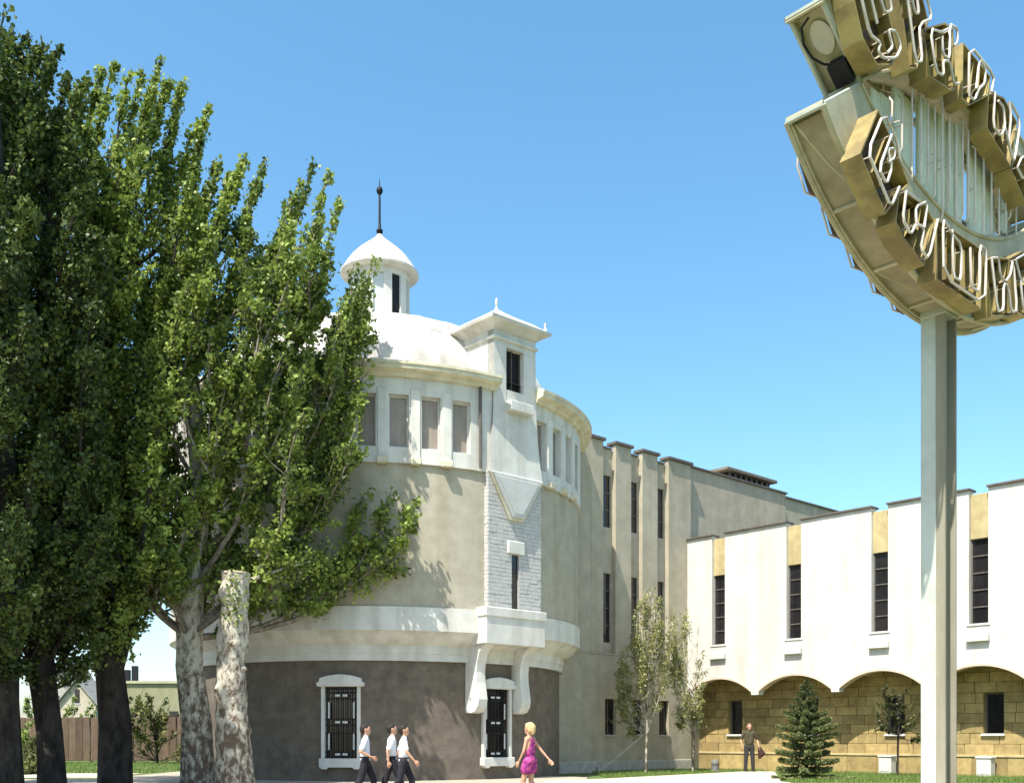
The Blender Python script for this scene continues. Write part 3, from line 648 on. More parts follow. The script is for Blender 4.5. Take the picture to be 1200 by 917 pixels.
def limbs_to(tr, tips, rise=1.1, zmin=4.0, r=.07, lean=.8, zfrac=.9):
    out = []
    for tp in tips:
        h = math.hypot(tp.x-tr[0].x, tp.y-tr[0].y); z = max(zmin, min(tp.z-h*rise-random.uniform(.4, 2.2), tr[-1].z*zfrac))
        s = trunk_at(tr, z); L = (tp-s).length
        ctrl = tp-Vector((.26+random.gauss(0, .08), random.gauss(0, .1), 1)).normalized()*L*.5*lean-(tp-s)*.25*(1-lean)
        out.append((s, tp, r*(.5+L/8), ctrl-(s+tp)/2))
    return out
def plumes(tr, mains, tips, zmin=3.6, r=.05, nsp=0):
    """main limbs from the trunk, then an upright, wind-leaned plume from the limb below each tip"""
    M_ = limbs_to(tr, mains, .9, zmin, .085); att = [trunk_at(tr, zmin+(tr[-1].z*.96-zmin)*i/40) for i in range(41)]
    for (a, b, rr, bu) in M_: att += bez(Vector(a), (Vector(a)+Vector(b))/2+Vector(bu), Vector(b), 12)[2:]
    out = [(a, b, rr, bu, .45) for a, b, rr, bu in M_]
    for ti, tp in enumerate(tips):
        best = None
        for q in att:
            dz = tp.z-q.z
            if dz < .7: continue
            c = math.hypot(tp.x-q.x-.24*dz, tp.y-q.y)*1.5+abs(dz-(3.4 if ti < nsp else 2.6))*.55+random.uniform(0, .5)
            if best is None or c < best[0]: best = (c, q)
        s_ = best[1] if best else trunk_at(tr, tp.z-.8); L = (tp-s_).length
        ctrl = tp-Vector((.27+random.gauss(0, .07), random.gauss(0, .08), 1)).normalized()*L*.5
        out.append((s_, tp, r*(.35+L/7), ctrl-(s_+tp)/2, .12, .42 if ti < nsp else 1.0))
    return out
def inpoly(x, y, P):
    c = False
    for (x0, y0), (x1, y1) in zip(P, P[1:]+P[:1]):
        if (y0 > y) != (y1 > y) and x < (x1-x0)*(y-y0)/(y1-y0)+x0: c = not c
    return c
def fill(P, n, Yf, md=13):
    out = []; xs = [p[0] for p in P]; ys = [p[1] for p in P]; k = 0
    while len(out) < n and k < 20000:
        k += 1; x, y = random.uniform(min(xs), max(xs)), random.uniform(min(ys), max(ys))
        if inpoly(x, y, P) and all((x-u)**2+((y-v)*.6)**2 > md*md for u, v, _ in out[-60:]): out.append((x, y, Yf(x, y)))
    return [px(*q) for q in out]
def ztrunk(pts, Y, z0=0):
    T_ = [px(x, y, Y) for x, y in pts]; T_[0].z = z0; return T_
# the pale-barked poplar beside the cut trunk
YA = 30.3
tA = ztrunk([(231, 930), (228, 850), (224, 780), (221, 730), (227, 660), (236, 590), (232, 500), (224, 420), (236, 330), (262, 250)], YA)
tipsA = []
for x, y in [(365, 196), (352, 212), (396, 240), (385, 208), (388, 300), (374, 262), (338, 235), (310, 190), (298, 215), (284, 186), (268, 210), (250, 196), (322, 280), (345, 300), (300, 300), (270, 290), (370, 330),
             (434, 312), (415, 330), (398, 360), (432, 400), (418, 440), (400, 420), (424, 480), (414, 520), (392, 535), (380, 470), (360, 420), (350, 380), (372, 500),
             (345, 540), (320, 470), (300, 400), (335, 600), (300, 560), (318, 520)]:
    tipsA.append(px(x, y, YA+random.uniform(-.6, 1.5)))
for x, y in [(486, 596), (470, 632), (478, 612), (445, 600), (440, 655), (418, 618), (400, 660), (455, 580), (425, 585), (375, 640), (350, 680)]: tipsA.append(px(x, y, random.uniform(31.85, 32.15)))
for x, y in [(330, 640), (300, 610), (280, 580), (310, 665), (350, 575), (260, 650), (290, 690)]: tipsA.append(px(x, y, random.uniform(29.9, 30.8)))
for x, y in [(120, 660), (140, 680), (105, 640), (160, 670), (130, 600), (150, 560), (110, 560), (180, 640), (190, 580), (165, 500), (140, 480), (200, 430), (175, 400), (210, 350), (190, 320), (230, 280), (260, 380), (270, 460), (255, 540), (285, 500), (270, 610), (240, 640), (295, 640), (205, 520)]:
    tipsA.append(px(x, y, YA+random.uniform(-1.6, .8)))
YwA = lambda x, y: YA+(random.uniform(.2, 1.4) if 225 < x < 330 and y > 560 else random.uniform(.6, 1.6) if x > 375 else random.uniform(-1.9, 1.5) if x > 300 else random.uniform(-2.0, 1.2))
polyA = [(245, 250), (300, 250), (370, 262), (388, 300), (432, 318), (430, 420), (416, 520), (390, 545), (330, 570), (325, 640), (300, 690), (250, 680), (190, 650), (115, 670), (100, 570), (150, 430), (185, 300), (220, 230)]
tipsA += fill(polyA, 120, YwA)+fill([(120, 560), (200, 540), (232, 560), (226, 640), (215, 690), (190, 690), (120, 670)], 22, lambda x, y: random.uniform(28.0, 29.3))
mainsA = [px(x, y, YA+dy) for x, y, dy in [(375, 330, .4), (408, 440, 1.2), (392, 560, 1.0), (330, 280, -.3), (285, 260, .5), (185, 430, -.8), (140, 590, -.9), (165, 640, .2), (205, 350, .3), (315, 520, -1.0), (330, 610, -1.2), (300, 420, -1.4), (250, 560, -1.5)]]+[px(430, 640, 32.0), px(380, 668, 31.6), px(150, 640, 28.6), px(200, 650, 28.4)]
limbg = mat('grey_limb_bark', (.30, .26, .20), (.10, .08, .06), .95, 6, .5, 20)
make_tree('poplar_tree', (tA[0].x, tA[0].y, 0), 'tall poplar with pale patchy bark and sunlit leaves, reaching over the round building', tA, [.45, .40, .37, .35, .27, .22, .18, .14, .10, .05], plumes(tA, mainsA, tipsA, 4.3, nsp=12), leafA, bark, 112000, .132, twl=.85, spread=.42, limbm=limbg, per=4.2)
# dark poplars to its left
def dark_tree(label, pts, Y, rads, spires, poly, n, mains, nl, m, zmin=3.2, forks=()):
    t_ = ztrunk(pts, Y); tp = [px(x, y, Y+random.uniform(-1, 1)) for x, y in spires]+fill(poly, n, lambda x, y: Y+random.uniform(-1.8, 1.6))
    lb = plumes(t_, [px(x, y, Y+random.uniform(-1.2, 1.2)) for x, y in mains], tp, zmin, nsp=len(spires))+[(px(*a_, Y), px(*b_, Y+dy_), .2, (.1, 0, -.3), .5) for a_, b_, dy_ in forks]
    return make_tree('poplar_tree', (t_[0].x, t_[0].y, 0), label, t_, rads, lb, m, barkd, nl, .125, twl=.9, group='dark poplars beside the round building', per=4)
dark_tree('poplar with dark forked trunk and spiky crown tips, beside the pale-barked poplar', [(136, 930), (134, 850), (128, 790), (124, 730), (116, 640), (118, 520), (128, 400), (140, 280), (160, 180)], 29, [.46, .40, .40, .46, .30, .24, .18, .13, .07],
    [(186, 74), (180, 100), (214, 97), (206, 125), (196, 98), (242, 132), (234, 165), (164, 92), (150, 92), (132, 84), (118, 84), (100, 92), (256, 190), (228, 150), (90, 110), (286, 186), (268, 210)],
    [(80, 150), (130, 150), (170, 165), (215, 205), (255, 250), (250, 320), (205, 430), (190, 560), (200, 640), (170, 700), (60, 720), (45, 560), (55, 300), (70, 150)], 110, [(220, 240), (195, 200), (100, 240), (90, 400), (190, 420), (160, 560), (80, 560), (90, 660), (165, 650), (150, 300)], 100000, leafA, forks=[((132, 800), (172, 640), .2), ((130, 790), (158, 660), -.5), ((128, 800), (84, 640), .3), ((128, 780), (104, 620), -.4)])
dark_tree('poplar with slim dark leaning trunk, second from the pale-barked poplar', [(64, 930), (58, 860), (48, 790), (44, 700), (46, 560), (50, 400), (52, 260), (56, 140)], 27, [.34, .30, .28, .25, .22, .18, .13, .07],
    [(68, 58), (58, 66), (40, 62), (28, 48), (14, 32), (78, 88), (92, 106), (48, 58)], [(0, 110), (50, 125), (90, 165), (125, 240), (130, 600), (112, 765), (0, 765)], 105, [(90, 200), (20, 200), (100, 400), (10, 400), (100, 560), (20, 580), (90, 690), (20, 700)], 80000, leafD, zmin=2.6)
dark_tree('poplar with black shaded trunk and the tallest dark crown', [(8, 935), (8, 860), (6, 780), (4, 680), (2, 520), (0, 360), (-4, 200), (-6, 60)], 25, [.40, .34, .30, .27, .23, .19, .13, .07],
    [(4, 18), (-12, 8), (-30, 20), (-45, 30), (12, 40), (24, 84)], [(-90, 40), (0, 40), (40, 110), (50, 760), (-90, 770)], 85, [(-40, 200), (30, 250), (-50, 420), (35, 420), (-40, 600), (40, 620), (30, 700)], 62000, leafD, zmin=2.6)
def shade_tree(label, x, y, hgt, nl):  # poplars added out of view to cast shade on the left trees
    t_ = [Vector((x, y, 0)), Vector((x+.1, y, 3)), Vector((x, y+.1, 8)), Vector((x+.3, y, hgt*.9))]
    tp = [Vector((x+random.gauss(.3, 1.6), y+random.gauss(0, 1.6), random.uniform(4.5, hgt))) for _ in range(46)]
    return make_tree('poplar_tree', (x, y, 0), label, t_, [.42, .34, .24, .06], limbs_to(t_, tp, 1.0, 3.6, .07), leafD, barkd, nl, .16, twl=1.3, group='dark poplars beside the round building')
shade_tree('unseen poplar added to shade the row of dark trunks', -15.2, 20.5, 17, 26000)
shade_tree('unseen poplar added to shade the tallest dark crown', -17.5, 27.5, 18, 26000)
# cut trunk
YS = 29.0; ts = ztrunk([(275, 930), (273, 860), (270, 800), (273, 740), (276, 690), (277, 670)], YS)
st = thing('cut_trunk', (ts[0].x, ts[0].y, 0), 'bare topped poplar trunk with pale peeling bark and flat sawn top', 'tree trunk')
s = MB(); pts = []; rr = []
for i in range(31):
    z = ts[-1].z*i/30; pts.append(trunk_at(ts, z)); rr.append(.52-.09*min(1, z/2.2)-.055*z/6+.02*math.sin(z*5)+.012*math.sin(z*13))
s.tube(pts, rr, 20, cap=False); so2 = s.build('trunk', bark, st, smooth=True)
for v in so2.data.vertices:
    p = v.co; k = .02*(math.sin(p.x*19+p.z*2.3)+math.sin(p.y*17-p.z*3.7)+math.sin(p.z*9+p.x*7)); v.co += Vector((k, k, 0))
top = pts[-1]; MB().lathe((top.x, top.y), [(0, top.z-.005), (.2, top.z+.01), (rr[-1]*.97, top.z-.01), (rr[-1]*1.02, top.z-.05)], 0, 360, 20).build('sawn_top', mat('sawn_wood', (.50, .42, .27), (.36, .29, .17), .9, 9, .3), st)
for (z, a, r) in ((3.9, 20, .10), (2.7, -40, .12), (4.7, 60, .08), (1.6, 10, .13), (3.2, 75, .09)):   # knots and sawn branch stubs
    c0 = trunk_at(ts, z); d = Vector((math.sin(R(a)), -math.cos(R(a)), .25)); MB().tube([c0+d*.30, c0+d*.42, c0+d*.47], [r*1.3, r, r*.7], 9).build('knot', bark, st, smooth=True)
lm = MB(); q0 = px(282, 684, 29.1); lm.tube(bez(q0, px(320, 668, 29.6), px(372, 655, 30.6)), [.07-.005*i for i in range(9)], 7); lm.build('side_branch', bark, st, smooth=True)
ep = np.array([bez(q0, px(320, 668, 29.6), px(372, 655, 30.6))[i] for i in RNG.integers(5, 9, 900)])+RNG.normal(0, .28, (900, 3))
leafmesh('foliage', ep, np.tile([.6, .2, .4], (900, 1)), .12, leafA, st)
ep = np.array([trunk_at(ts, z) for z in RNG.uniform(4.6, 5.9, 260)])+RNG.normal(0, .16, (260, 3))+np.array([.12, -.42, 0])
leafmesh('shoots', ep, np.tile([.2, -.6, .4], (260, 1)), .10, leafA, st)

# young poplars, staked
def young(label, x, Y, ytop, hw, nl, tips, lean=0):
    b = px(x, 905, Y); t_ = [Vector((b.x, Y, 0)), Vector((b.x+.02, Y, 1.2)), px(x+2+lean, 800, Y), px(x+6+lean, 740, Y), px(x+8+lean, ytop+10, Y)]
    tp = [px(x+a, y, Y+random.uniform(-.7, .7)) for a, y in tips]
    return make_tree('young_poplar', (b.x, Y, 0), label, t_, [.055, .048, .036, .025, .01], limbs_to(t_, tp, 1.6, 1.5, .012), leafY, bark, nl, .085, twl=.6, spread=.35, wind=Vector((.05, 0, .35)), group='young staked poplars before the beige block', per=5)
tg = lambda n, x0, x1, y0, y1: [(random.uniform(x0, x1), random.uniform(y0, y1)) for _ in range(n)]
yp = young('young poplar with thin pale crown tied to a stake rope', 757, 41.0, 690, 35, 10000, tg(10, -30, 5, 740, 850)+tg(12, -10, 30, 700, 800)+tg(8, 5, 34, 690, 760)+tg(6, -36, -15, 790, 860))
young('young poplar with thin twiggy crown beside the white wing', 812, 42.2, 705, 25, 6000, tg(12, -22, 12, 720, 830)+tg(8, -5, 20, 760, 850)+tg(6, -25, -8, 700, 780))
a = px(752, 862, 41); b = Vector((px(700, 900, 40.2).x, 40.2, .05)); t = thing('stake_rope', (b.x, b.y, 0), 'thin rope staying the young poplar to a peg in the grass', 'rope')
MB().tube([a, a.lerp(b, .5)-Vector((0, 0, .03)), b], .012, 5).build('cord', pathm, t); MB().tube([b+Vector((0, 0, -.05)), b+Vector((-.02, 0, .25))], .02, 6).build('peg', barkd, t)
# reddish sapling
b = px(1052, 910, 37.2); t_ = [Vector((b.x, 37.2, 0)), Vector((b.x, 37.2, 1.0)), px(1053, 850, 37.2), px(1050, 815, 37.2)]
make_tree('sapling', (b.x, 37.2, 0), 'small reddish-leaved sapling on a thin stem before the arcade', t_, [.04, .035, .03, .01], limbs_to(t_, [px(x, y, 37.2+random.uniform(-.4, .4)) for x, y in [(1030, 815), (1036, 808), (1028, 832), (1045, 806), (1060, 812), (1072, 822), (1078, 838), (1068, 850), (1040, 840), (1035, 850), (1075, 862), (1058, 828), (1048, 825)]], .6, 1.5, .016), leafR, barkd, 2300, .085, twl=.4, spread=.5, wind=Vector((0, 0, .05)))
# spruces
def spruce(label, x, Y, H, W, tiers, dens):
    b = px(x, 900, Y); t = thing('spruce_tree', (b.x, Y, 0), label, 'tree', 'small spruces in the grass')
    MB().tube([(b.x, Y, 0), (b.x+.02, Y, H*.5), (b.x, Y, H)], [.07*H/3.4, .045*H/3.4, .008], 7).build('trunk', barkd, t)
    br = MB(); P = []; A = []
    for i in range(tiers):
        f = i/(tiers-1); z = .16+(H-.3)*f; L = W*(1-f)**.85*random.uniform(.85, 1.1)+.06; n = 9 if f < .7 else 6
        for j in range(n):
            a = 2*math.pi*(j+random.random()*.7)/n; l = L*random.uniform(.6, 1.15); d = Vector((math.cos(a), math.sin(a), 0)); up = .15+.55*f
            p0 = Vector((b.x, Y, z)); p1 = p0+d*l*.55+Vector((0, 0, l*(up-.30))); p2 = p0+d*l+Vector((0, 0, l*(up-.18)))
            path = bez(p0, p1, p2, 5); br.tube(path, [.016, .013, .01, .007, .003], 4)
            for k in range(int(dens*l)):
                s_ = random.uniform(.12, 1); q = path[min(int(s_*4), 3)].lerp(path[min(int(s_*4), 3)+1], s_*4-min(int(s_*4), 3))
                side = Vector((-d.y, d.x, 0))*random.choice((-1, 1)); dr = (d*.7+side*random.uniform(.3, 1)+Vector((0, 0, random.uniform(-.35, .3)))).normalized()
                r_ = random.random()*.28*(1.1-s_)*min(1, l*1.4)+.01; P.append(tuple(q+dr*r_+Vector((0, 0, random.uniform(-.10, .02))))); A.append(tuple(dr))
    br.build('limbs', barkd, t)
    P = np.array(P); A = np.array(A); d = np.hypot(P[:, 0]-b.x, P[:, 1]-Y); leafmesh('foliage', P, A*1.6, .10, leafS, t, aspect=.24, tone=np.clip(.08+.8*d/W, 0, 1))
spruce('dense young spruce with pale new tips before the arcade', 945, 35.0, 3.45, 1.42, 14, 1400)
spruce('small dark spruce growing between the shaded poplar trunks', 44, 40.0, 1.7, .85, 11, 260)
# background shrubs
def shrub(label, x, y, Y, rx, rz, nl, m, size=.14, bark_=barkd):
    b = px(x, y, Y); tips = [Vector((b.x+random.gauss(0, rx*.55), Y+random.gauss(0, rx*.4), random.uniform(.3, 1)*rz)) for _ in range(26)]
    t_ = [Vector((b.x, Y, 0)), Vector((b.x, Y, rz*.35)), Vector((b.x, Y, rz*.6))]
    make_tree('shrub', (b.x, Y, 0), label, t_, [.08, .06, .03], limbs_to(t_, tips, .5, .15, .03), m, bark_, nl, size, twl=.6, spread=.5, wind=Vector((0, 0, .1)), cat='shrub', group='shrubs by the brown fence')
shrub('yellow-green willowy shrub before the brown fence', 184, 893, 56, 1.6, 3.6, 3600, leafB)
shrub('dark leafy shrub rising above the brown fence', 150, 890, 63, 2.2, 4.2, 3600, leafD)
shrub('green shrub beyond the fence below the gabled house', 60, 890, 64, 3.0, 4.0, 5200, leafA)
shrub('low green shrub against the fence between dark trunks', 28, 893, 55, 1.8, 2.2, 3000, leafA)

# ------------------------------------------------------------------ left background
fen = thing('board_fence', (px(110, 893, 58.8).x, 58.8, 0), 'brown board fence standing behind the poplar trunks', 'fence')
woods = [vary(mat('fence_boards', (.15, .105, .07), (.10, .07, .045), .9, 4, .4, 20, vstretch=.3), .3)]
x = -36.0
while x < -11.2:
    for k in range(6):
        o = bpy.data.objects.new('board', chambox(.385, .05, 2.45)); COL.objects.link(o)
        if not o.data.materials: o.data.materials.append(woods[0])
        o.location = (x+.2+k*.395, 58.8+random.uniform(-.012, .012), 1.32+random.uniform(-.03, .03)); par(o, fen)
    MB().box(lambda u, n, v: (u, n, v), x-.07, x+.07, 58.83, 58.97, 0, 2.75).build('post', barkd, fen, bevel=.01)
    MB().box(lambda u, n, v: (u, n, v), x+.075, x+2.36, 58.84, 58.90, .5, .62).build('rail', barkd, fen); MB().box(lambda u, n, v: (u, n, v), x+.075, x+2.36, 58.84, 58.90, 2.1, 2.22).build('rail', barkd, fen)
    x += 2.44
I3 = lambda u, n, v: (u, n, v)
def house(label, x0, x1, Y, zt, ze, depth, wallm, roofm, name='gabled_house'):
    a, b = px(x0, 800, Y).x, px(x1, 800, Y).x; c = (a+b)/2
    t = thing(name, (c, Y, 0), label, 'house', 'houses beyond the fence')
    MB().prism(I3, [(a, -.1), (b, -.1), (b, ze), (c, zt), (a, ze)], Y, Y+depth).build('wall', wallm, t)
    sl = (zt-ze)/(c-a)
    for s, e in ((-1, a), (1, b)):
        o_ = e+s*.4
        MB().prism(I3, [(c, zt+.06), (o_, ze-.4*sl+.06), (o_, ze-.4*sl+.22), (c, zt+.26)], Y-.4, Y+depth+.3).build('roof', roofm, t)
    wo = MB().box(I3, c-.28, c+.28, Y-.03, Y-.01, ze-.1, ze+1.5).build('window', glass, t); MB().box(I3, c-.36, c+.36, Y-.06, Y-.031, ze-.2, ze-.1).build('sill', frw, wo)
    return t, c
paleroof = mat('pale_roofing', (.30, .29, .26), (.22, .21, .19), .8, 2); cream = mat('cream_render', (.44, .39, .30), (.36, .32, .24), .9, 2, .2)
house('cream gabled house with pale roof rising beyond the fence', 69, 112, 118, 7.9, 5.4, 9, cream, paleroof)
house('grey-roofed house half hidden beside the cream gable', 44, 80, 126, 10.2, 7.0, 10, mat('grey_render', (.36, .34, .30), None, .9, 2), paleroof)
olive = mat('olive_render', (.27, .26, .16), (.21, .20, .12), .95, 1.5, .3)
a, b = px(118, 800, 90).x, px(262, 800, 90).x; t = thing('low_building', ((a+b)/2, 90, 0), 'long low olive building with two chimneys seen between the trunks', 'building')
MB().box(I3, a, b, 90, 98, -.1, 6.1).build('wall', olive, t); MB().box(I3, a-.2, b+.2, 89.8, 98.2, 6.1, 6.32).build('roof', mat('olive_roof', (.38, .38, .24), None, .9, 2), t)
for x in (149, 158): c = px(x, 790, 92).x; MB().box(I3, c-.22, c+.22, 91.8, 92.3, 6.3, 7.75 if x == 158 else 7.4).build('chimney', darkm, t)
for i in range(4): c = a+1.5+i*2.4; MB().box(I3, c-.4, c+.4, 89.96, 89.99, 2.2, 3.7).build('window', glass, t)

# ------------------------------------------------------------------ people
def capsule(bm_v, bm_f, p0, p1, r0, r1, fx=1.0, fdir=None):
    p0, p1 = Vector(p0), Vector(p1); d = p1-p0; L = d.length or 1e-4; d = d/L; a = d.orthogonal().normalized()
    b = d.cross(a); rings = []
    for i in range(4): t = -math.pi/2+math.pi/2*(i+.35)/4; rings.append((p0+d*math.sin(t)*r0, math.cos(t)*r0))
    rings.append((p0, r0)); rings.append((p1, r1))
    for i in range(4): t = math.pi/2*(i+.65)/4; rings.append((p1+d*math.sin(t)*r1, math.cos(t)*r1))
    k = len(bm_v); S_ = 12
    for c, r in rings:
        for j in range(S_):
            q = (a*math.cos(2*math.pi*j/S_)+b*math.sin(2*math.pi*j/S_))*r
            if fdir is not None: q = q+fdir*(q.dot(fdir)*(fx-1))
            bm_v.append(tuple(c+q))
    for i in range(len(rings)-1):
        for j in range(S_): j2 = (j+1) % S_; bm_f.append((k+i*S_+j, k+i*S_+j2, k+(i+1)*S_+j2, k+(i+1)*S_+j))
    bm_f.append(tuple(k+j for j in range(S_))[::-1]); bm_f.append(tuple(k+(len(rings)-1)*S_+j for j in range(S_)))
def blob(name, caps, m, parent, M, vox=.011, smooth=4):
    V, F = [], []
    for c in caps: capsule(V, F, *c)
    me = bpy.data.meshes.new(name); me.from_pydata(V, [], F); o = bpy.data.objects.new(name, me); COL.objects.link(o)
    r = o.modifiers.new('r', 'REMESH'); r.mode = 'VOXEL'; r.voxel_size = vox
    s = o.modifiers.new('s', 'SMOOTH'); s.factor = .5; s.iterations = smooth
    dg = bpy.context.evaluated_depsgraph_get(); dg.update(); nm = bpy.data.meshes.new_from_object(o.evaluated_get(dg)); bpy.data.objects.remove(o)
    nm.transform(M); nm.name = name
    return link(name, nm, m, parent, smooth=True)
skin = mat('skin', (.50, .28, .18), (.44, .24, .15), .55, 12); haird = mat('dark_hair', (.022, .016, .012), None, .6, 30, .5, 80); hairb = mat('blond_hair', (.62, .46, .22), (.46, .32, .14), .6, 25, .6, 70)
shoe = mat('shoe', (.03, .022, .018), None, .5, 9)
def person(loc, face, label, top, bottom, pose, hair=haird, woman=False, hgt=1.75, bare=False):
    """local frame: x right, y forward, z up for a figure 1.75 m tall; pose gives the joints of arms and legs"""
    t = thing('person', loc, label, 'person'); s_ = hgt/1.75
    M = Matrix.Translation(loc)@Matrix.Rotation(R(face), 4, 'Z')@Matrix.Scale(s_, 4); V = Vector; X = V((1, 0, 0)); Yv = V((0, 1, 0))
    sw = .165 if woman else .19; hp = .10 if woman else .09
    arms, legs = pose['arms'], pose['legs']
    body = [((0, 0, .97), (0, 0, 1.12), .125, .11, .75, Yv), ((-.06, 0, 1.15), (-.07, 0, 1.36), .10, .095, .85, Yv), ((.06, 0, 1.15), (.07, 0, 1.36), .10, .095, .85, Yv), ((-sw+.03, 0, 1.42), (sw-.03, 0, 1.42), .062, .062), ((0, .0, 1.42), (0, .025, 1.56), .056, .052),
            ((0, .03, 1.64), (0, .02, 1.67), .082, .086, 1.15, Yv), ((0, .06, 1.575), (0, .055, 1.62), .055, .062), ((0, .115, 1.625), (0, .105, 1.66), .018, .010), ((-.083, .01, 1.63), (-.085, .005, 1.66), .018, .022), ((.083, .01, 1.63), (.085, .005, 1.66), .018, .022), ((-.02, .112, 1.585), (.02, .112, 1.585), .010, .010)]
    shirt, trous, hands, shoes = [], [], [], []
    for sgn, (el, wr) in zip((-1, 1), arms):
        sh = V((sgn*sw, 0, 1.41)); el, wr = V(el), V(wr); k = .85 if woman else 1
        body += [(sh, el, .048*k, .038*k), (el, wr, .037*k, .025*k)]; shirt += [(sh, sh.lerp(el, .72), .066, .062)]
        d = (wr-el).normalized(); side = d.cross(Yv); side = side.normalized() if side.length > .1 else X
        pm = wr+d*.06; body.append((wr+d*.02, pm+d*.02, .028, .036, .55, side))
        fw = (side.cross(d)).normalized()
        for i, l in enumerate((.060, .075, .080, .070)):
            o_ = fw*(.033-.022*i); k1 = pm+d*.035+o_; k2 = k1+d*l*.55+side*-sgn*.008; body += [(k1, k2, .0105, .0095), (k2, k2+d*l*.4-side*sgn*.022, .0095, .008)]
        th = wr+d*.035+fw*.035; body += [(th, th+d*.035+fw*.022, .013, .011), (th+d*.035+fw*.022, th+d*.065+fw*.024, .011, .009)]
    for sgn, (kn, an) in zip((-1, 1), legs):
        hj = V((sgn*hp, 0, .93)); kn, an = V(kn), V(an)
        body += [(hj, kn, .085, .055), (kn, kn.lerp(an, .35), .052, .054), (kn.lerp(an, .35), an, .054, .036)]
        ft = an+V((0, .16, -.045)); ft.z = max(ft.z, .03); body.append((an+V((0, -.03, -.03)), ft, .038, .03))
        trous += [(hj, kn, .105, .078), (kn, kn.lerp(an, .97), .077, .066)]; shoes += [(an+V((0, -.04, -.035)), ft+V((0, .03, 0)), .045, .036)]
    blob('body', body, skin, t, M, .010, 3)
    if woman:
        dress = [((0, 0, .95), (0, 0, 1.13), .155, .115, .8, Yv), ((-.055, 0, 1.13), (-.06, .01, 1.38), .105, .10, .95, Yv), ((.055, 0, 1.13), (.06, .01, 1.38), .105, .10, .95, Yv), ((-.07, 0, 1.38), (-.085, 0, 1.45), .04, .03), ((.07, 0, 1.38), (.085, 0, 1.45), .04, .03)]
        for sgn, (kn, an) in zip((-1, 1), legs):
            hj = V((sgn*hp, 0, .93)); dress += [(hj, hj.lerp(V(kn), .40), .118, .122)]
        k0, k1 = [V((s2*hp, 0, .93)).lerp(V(l[0]), .36) for s2, l in zip((-1, 1), legs)]; dress += [(k0, k1, .115, .115)]
        blob('dress', dress, top, t, M, .011, 3)
    else:
        shirt += [((0, 0, .98), (0, 0, 1.12), .155, .145, .78, Yv), ((-.065, 0, 1.12), (-.075, 0, 1.37), .118, .112, .9, Yv), ((.065, 0, 1.12), (.075, 0, 1.37), .118, .112, .9, Yv), ((-sw+.03, 0, 1.425), (sw-.03, 0, 1.425), .072, .072), ((0, .01, 1.45), (0, .015, 1.49), .068, .062)]
        trous += [((0, 0, .90), (0, 0, 1.0), .145, .14, .8, Yv)]
        blob('shirt', shirt, top, t, M, .011, 3); blob('trousers', trous, bottom, t, M, .011, 3)
        MB_ = MB().lathe((0, 0), [(.152, .995), (.158, 1.0), (.158, 1.03), (.152, 1.035)], 0, 360, 20); MB_.v = [tuple(M@Vector((x_, y_*.8, z_))) for x_, y_, z_ in MB_.v]; MB_.build('belt', shoe, t)
    blob('shoes', shoes, shoe, t, M, .011, 2)
    if hair:
        hc = [((0, .0, 1.685), (0, -.015, 1.70), .094, .094, 1.12, Yv), ((0, -.055, 1.62), (0, -.05, 1.68), .07, .085)]
        if woman: hc += [((-.06, -.03, 1.60), (-.065, .0, 1.68), .05, .06), ((.06, -.03, 1.60), (.065, 0, 1.68), .05, .06), ((0, -.06, 1.57), (0, -.06, 1.66), .065, .08), ((-.03, .05, 1.725), (.03, .04, 1.735), .05, .05)]
        blob('hair', hc, hair, t, M, .012, 3)
    for s2 in (-1, 1):
        V_, F_ = [], []; capsule(V_, F_, (s2*.032, .102, 1.655), (s2*.032, .104, 1.655), .011, .009); me = bpy.data.meshes.new('eye'); me.from_pydata(V_, [], F_); me.transform(M); link('eye', me, haird, t)
    return t, M
shirtw = mat('white_shirt', (.78, .79, .82), (.70, .71, .75), .9, 9, .4, 25); trd = mat('dark_trousers', (.022, .02, .026), (.014, .013, .016), .9, 9, .4, 25)
walk = lambda ph, la=None, ra=None: dict(legs=[((-.09, .16*ph+.03, .50), (-.09, .24*ph-.02, .09+.02*(ph < 0))), ((.09, -.14*ph+.04, .50), (.09, -.34*ph-.02, .10+.05*(ph > 0)))],
    arms=[la or ((-.25, -.10*ph-.02, 1.14), (-.26, -.12*ph+.10, .90)), ra or ((.25, .10*ph-.02, 1.14), (.26, .20*ph+.10, .92))])
g = lambda x, Y: (px(x, 900, Y).x, Y, .03)
person(g(428, 22.6), -82, 'man in a pale shirt with bent arm walking past the grilled window', mat('pale_blue_shirt', (.66, .70, .76), (.56, .60, .67), .9, 9, .4, 25), trd, walk(1, ra=((.27, -.10, 1.15), (.22, .14, 1.02))), hgt=1.64)
person(g(459, 22.9), -78, 'man in a white shirt, partly hidden behind his companion', shirtw, trd, walk(-1), hgt=1.65)
person(g(473, 22.3), -84, 'man in a white shirt walking a step before two others', shirtw, trd, walk(1, ra=((.27, .08, 1.15), (.26, .24, .96))), hgt=1.62)
pinkd = mat('pink_dress', (.46, .07, .22), (.20, .02, .15), .8, 11, .2, 30, lo=.44, hi=.56)
person(g(621, 21.6), 62, 'woman in a short magenta dress with curly blond hair', pinkd, None, dict(legs=[((-.09, .12, .49), (-.085, .02, .09)), ((.09, .02, .49), (.09, -.28, .14))], arms=[((-.22, .04, 1.15), (-.20, .16, .94)), ((.22, -.16, 1.18), (.24, -.34, .98))]), hair=hairb, woman=True, hgt=1.66)
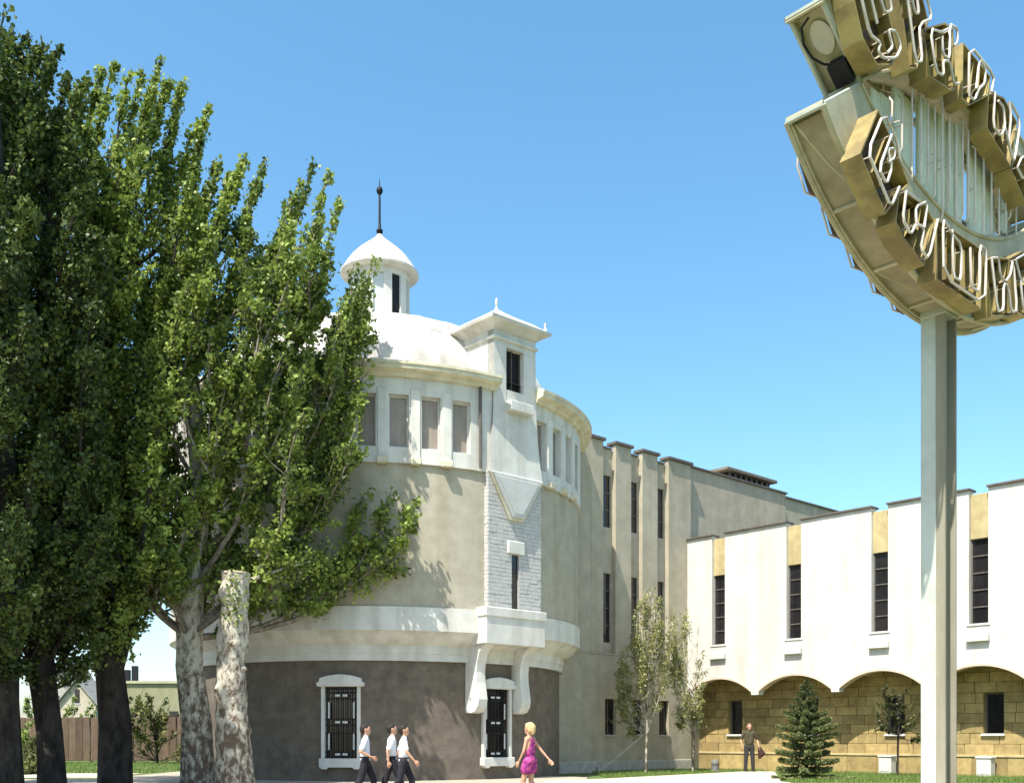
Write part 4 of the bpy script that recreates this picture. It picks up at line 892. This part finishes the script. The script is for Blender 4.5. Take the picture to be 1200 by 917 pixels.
b = px(878, 903, 42.0); t, M = person((b.x, 42.0, .045), 178, 'man in an olive top and dark trousers standing by the arcade, jacket in hand', mat('olive_top', (.075, .065, .035), (.05, .042, .024), .9, 9), mat('charcoal_trousers', (.035, .036, .034), None, .9, 9),
    dict(legs=[((-.12, .02, .50), (-.14, 0, .09)), ((.12, .02, .50), (.14, 0, .09))], arms=[((-.30, -.04, 1.16), (-.33, .08, .93)), ((.29, -.04, 1.16), (.27, .06, .92))]), hair=mat('short_brown_hair', (.10, .06, .04), None, .7, 20), hgt=1.92)
V_ = [((-.36, .10, .86), (-.42, .12, .62), .06, .09), ((-.42, .12, .80), (-.50, .12, .66), .05, .07), ((-.34, .10, .84), (-.36, .1, .52), .05, .06)]
jt = thing('jacket', tuple(M@Vector((-.38, .1, .62))), 'dark jacket hanging from the hand of the man by the arcade', 'jacket')
blob('cloth', V_, mat('dark_jacket', (.05, .022, .018), None, .9, 9), jt, M, .012, 3)

# ------------------------------------------------------------------ grass
def grass(name, n, fn, label):
    P = np.array([fn() for _ in range(n)]); P = np.column_stack([P, np.zeros(n)])
    h = RNG.uniform(.05, .15, n); a = RNG.uniform(0, 2*np.pi, n); wv = np.stack([np.cos(a)*.012, np.sin(a)*.012, np.zeros(n)], 1)
    tip = P+np.stack([RNG.normal(0, .03, n), RNG.normal(0, .03, n), h], 1)
    V = np.stack([P-wv, P+wv, tip], 1).reshape(-1, 3); me = bpy.data.meshes.new(name)
    me.from_pydata(V.tolist(), [], np.arange(3*n).reshape(-1, 3).tolist()); at = me.attributes.new('tone', 'FLOAT', 'FACE'); at.data.foreach_set('value', RNG.uniform(0, 1, n).astype(np.float32))
    o = link(name, me, leafG, kind='stuff'); o['label'] = label; o['category'] = 'grass'; return o
def lawn():
    while True:
        x, y = random.uniform(3.2, 18), random.uniform(32.5, 45)
        bu = (x-B0[0])*BU.y-(y-B0[1])*BU.x                # in front of the block
        wn = (x-W0[0])*-.742+(y-W0[1])*-.67
        if bu > .1 and wn > -.85 and not ((x-2.9)*7.4 < (y-34.6)*-6.3+0 or (y-34.6) < (x-2.9)*1.17 and x < 10.7-(42-y)*.22): return (x, y)
grass('lawn_grass', 26000, lawn, 'short green lawn grass before the beige block and wing')
grass('verge_grass', 26000, lambda: (random.uniform(-34, -14), random.uniform(41, 58.5)), 'bright green grass between pale path and brown fence')
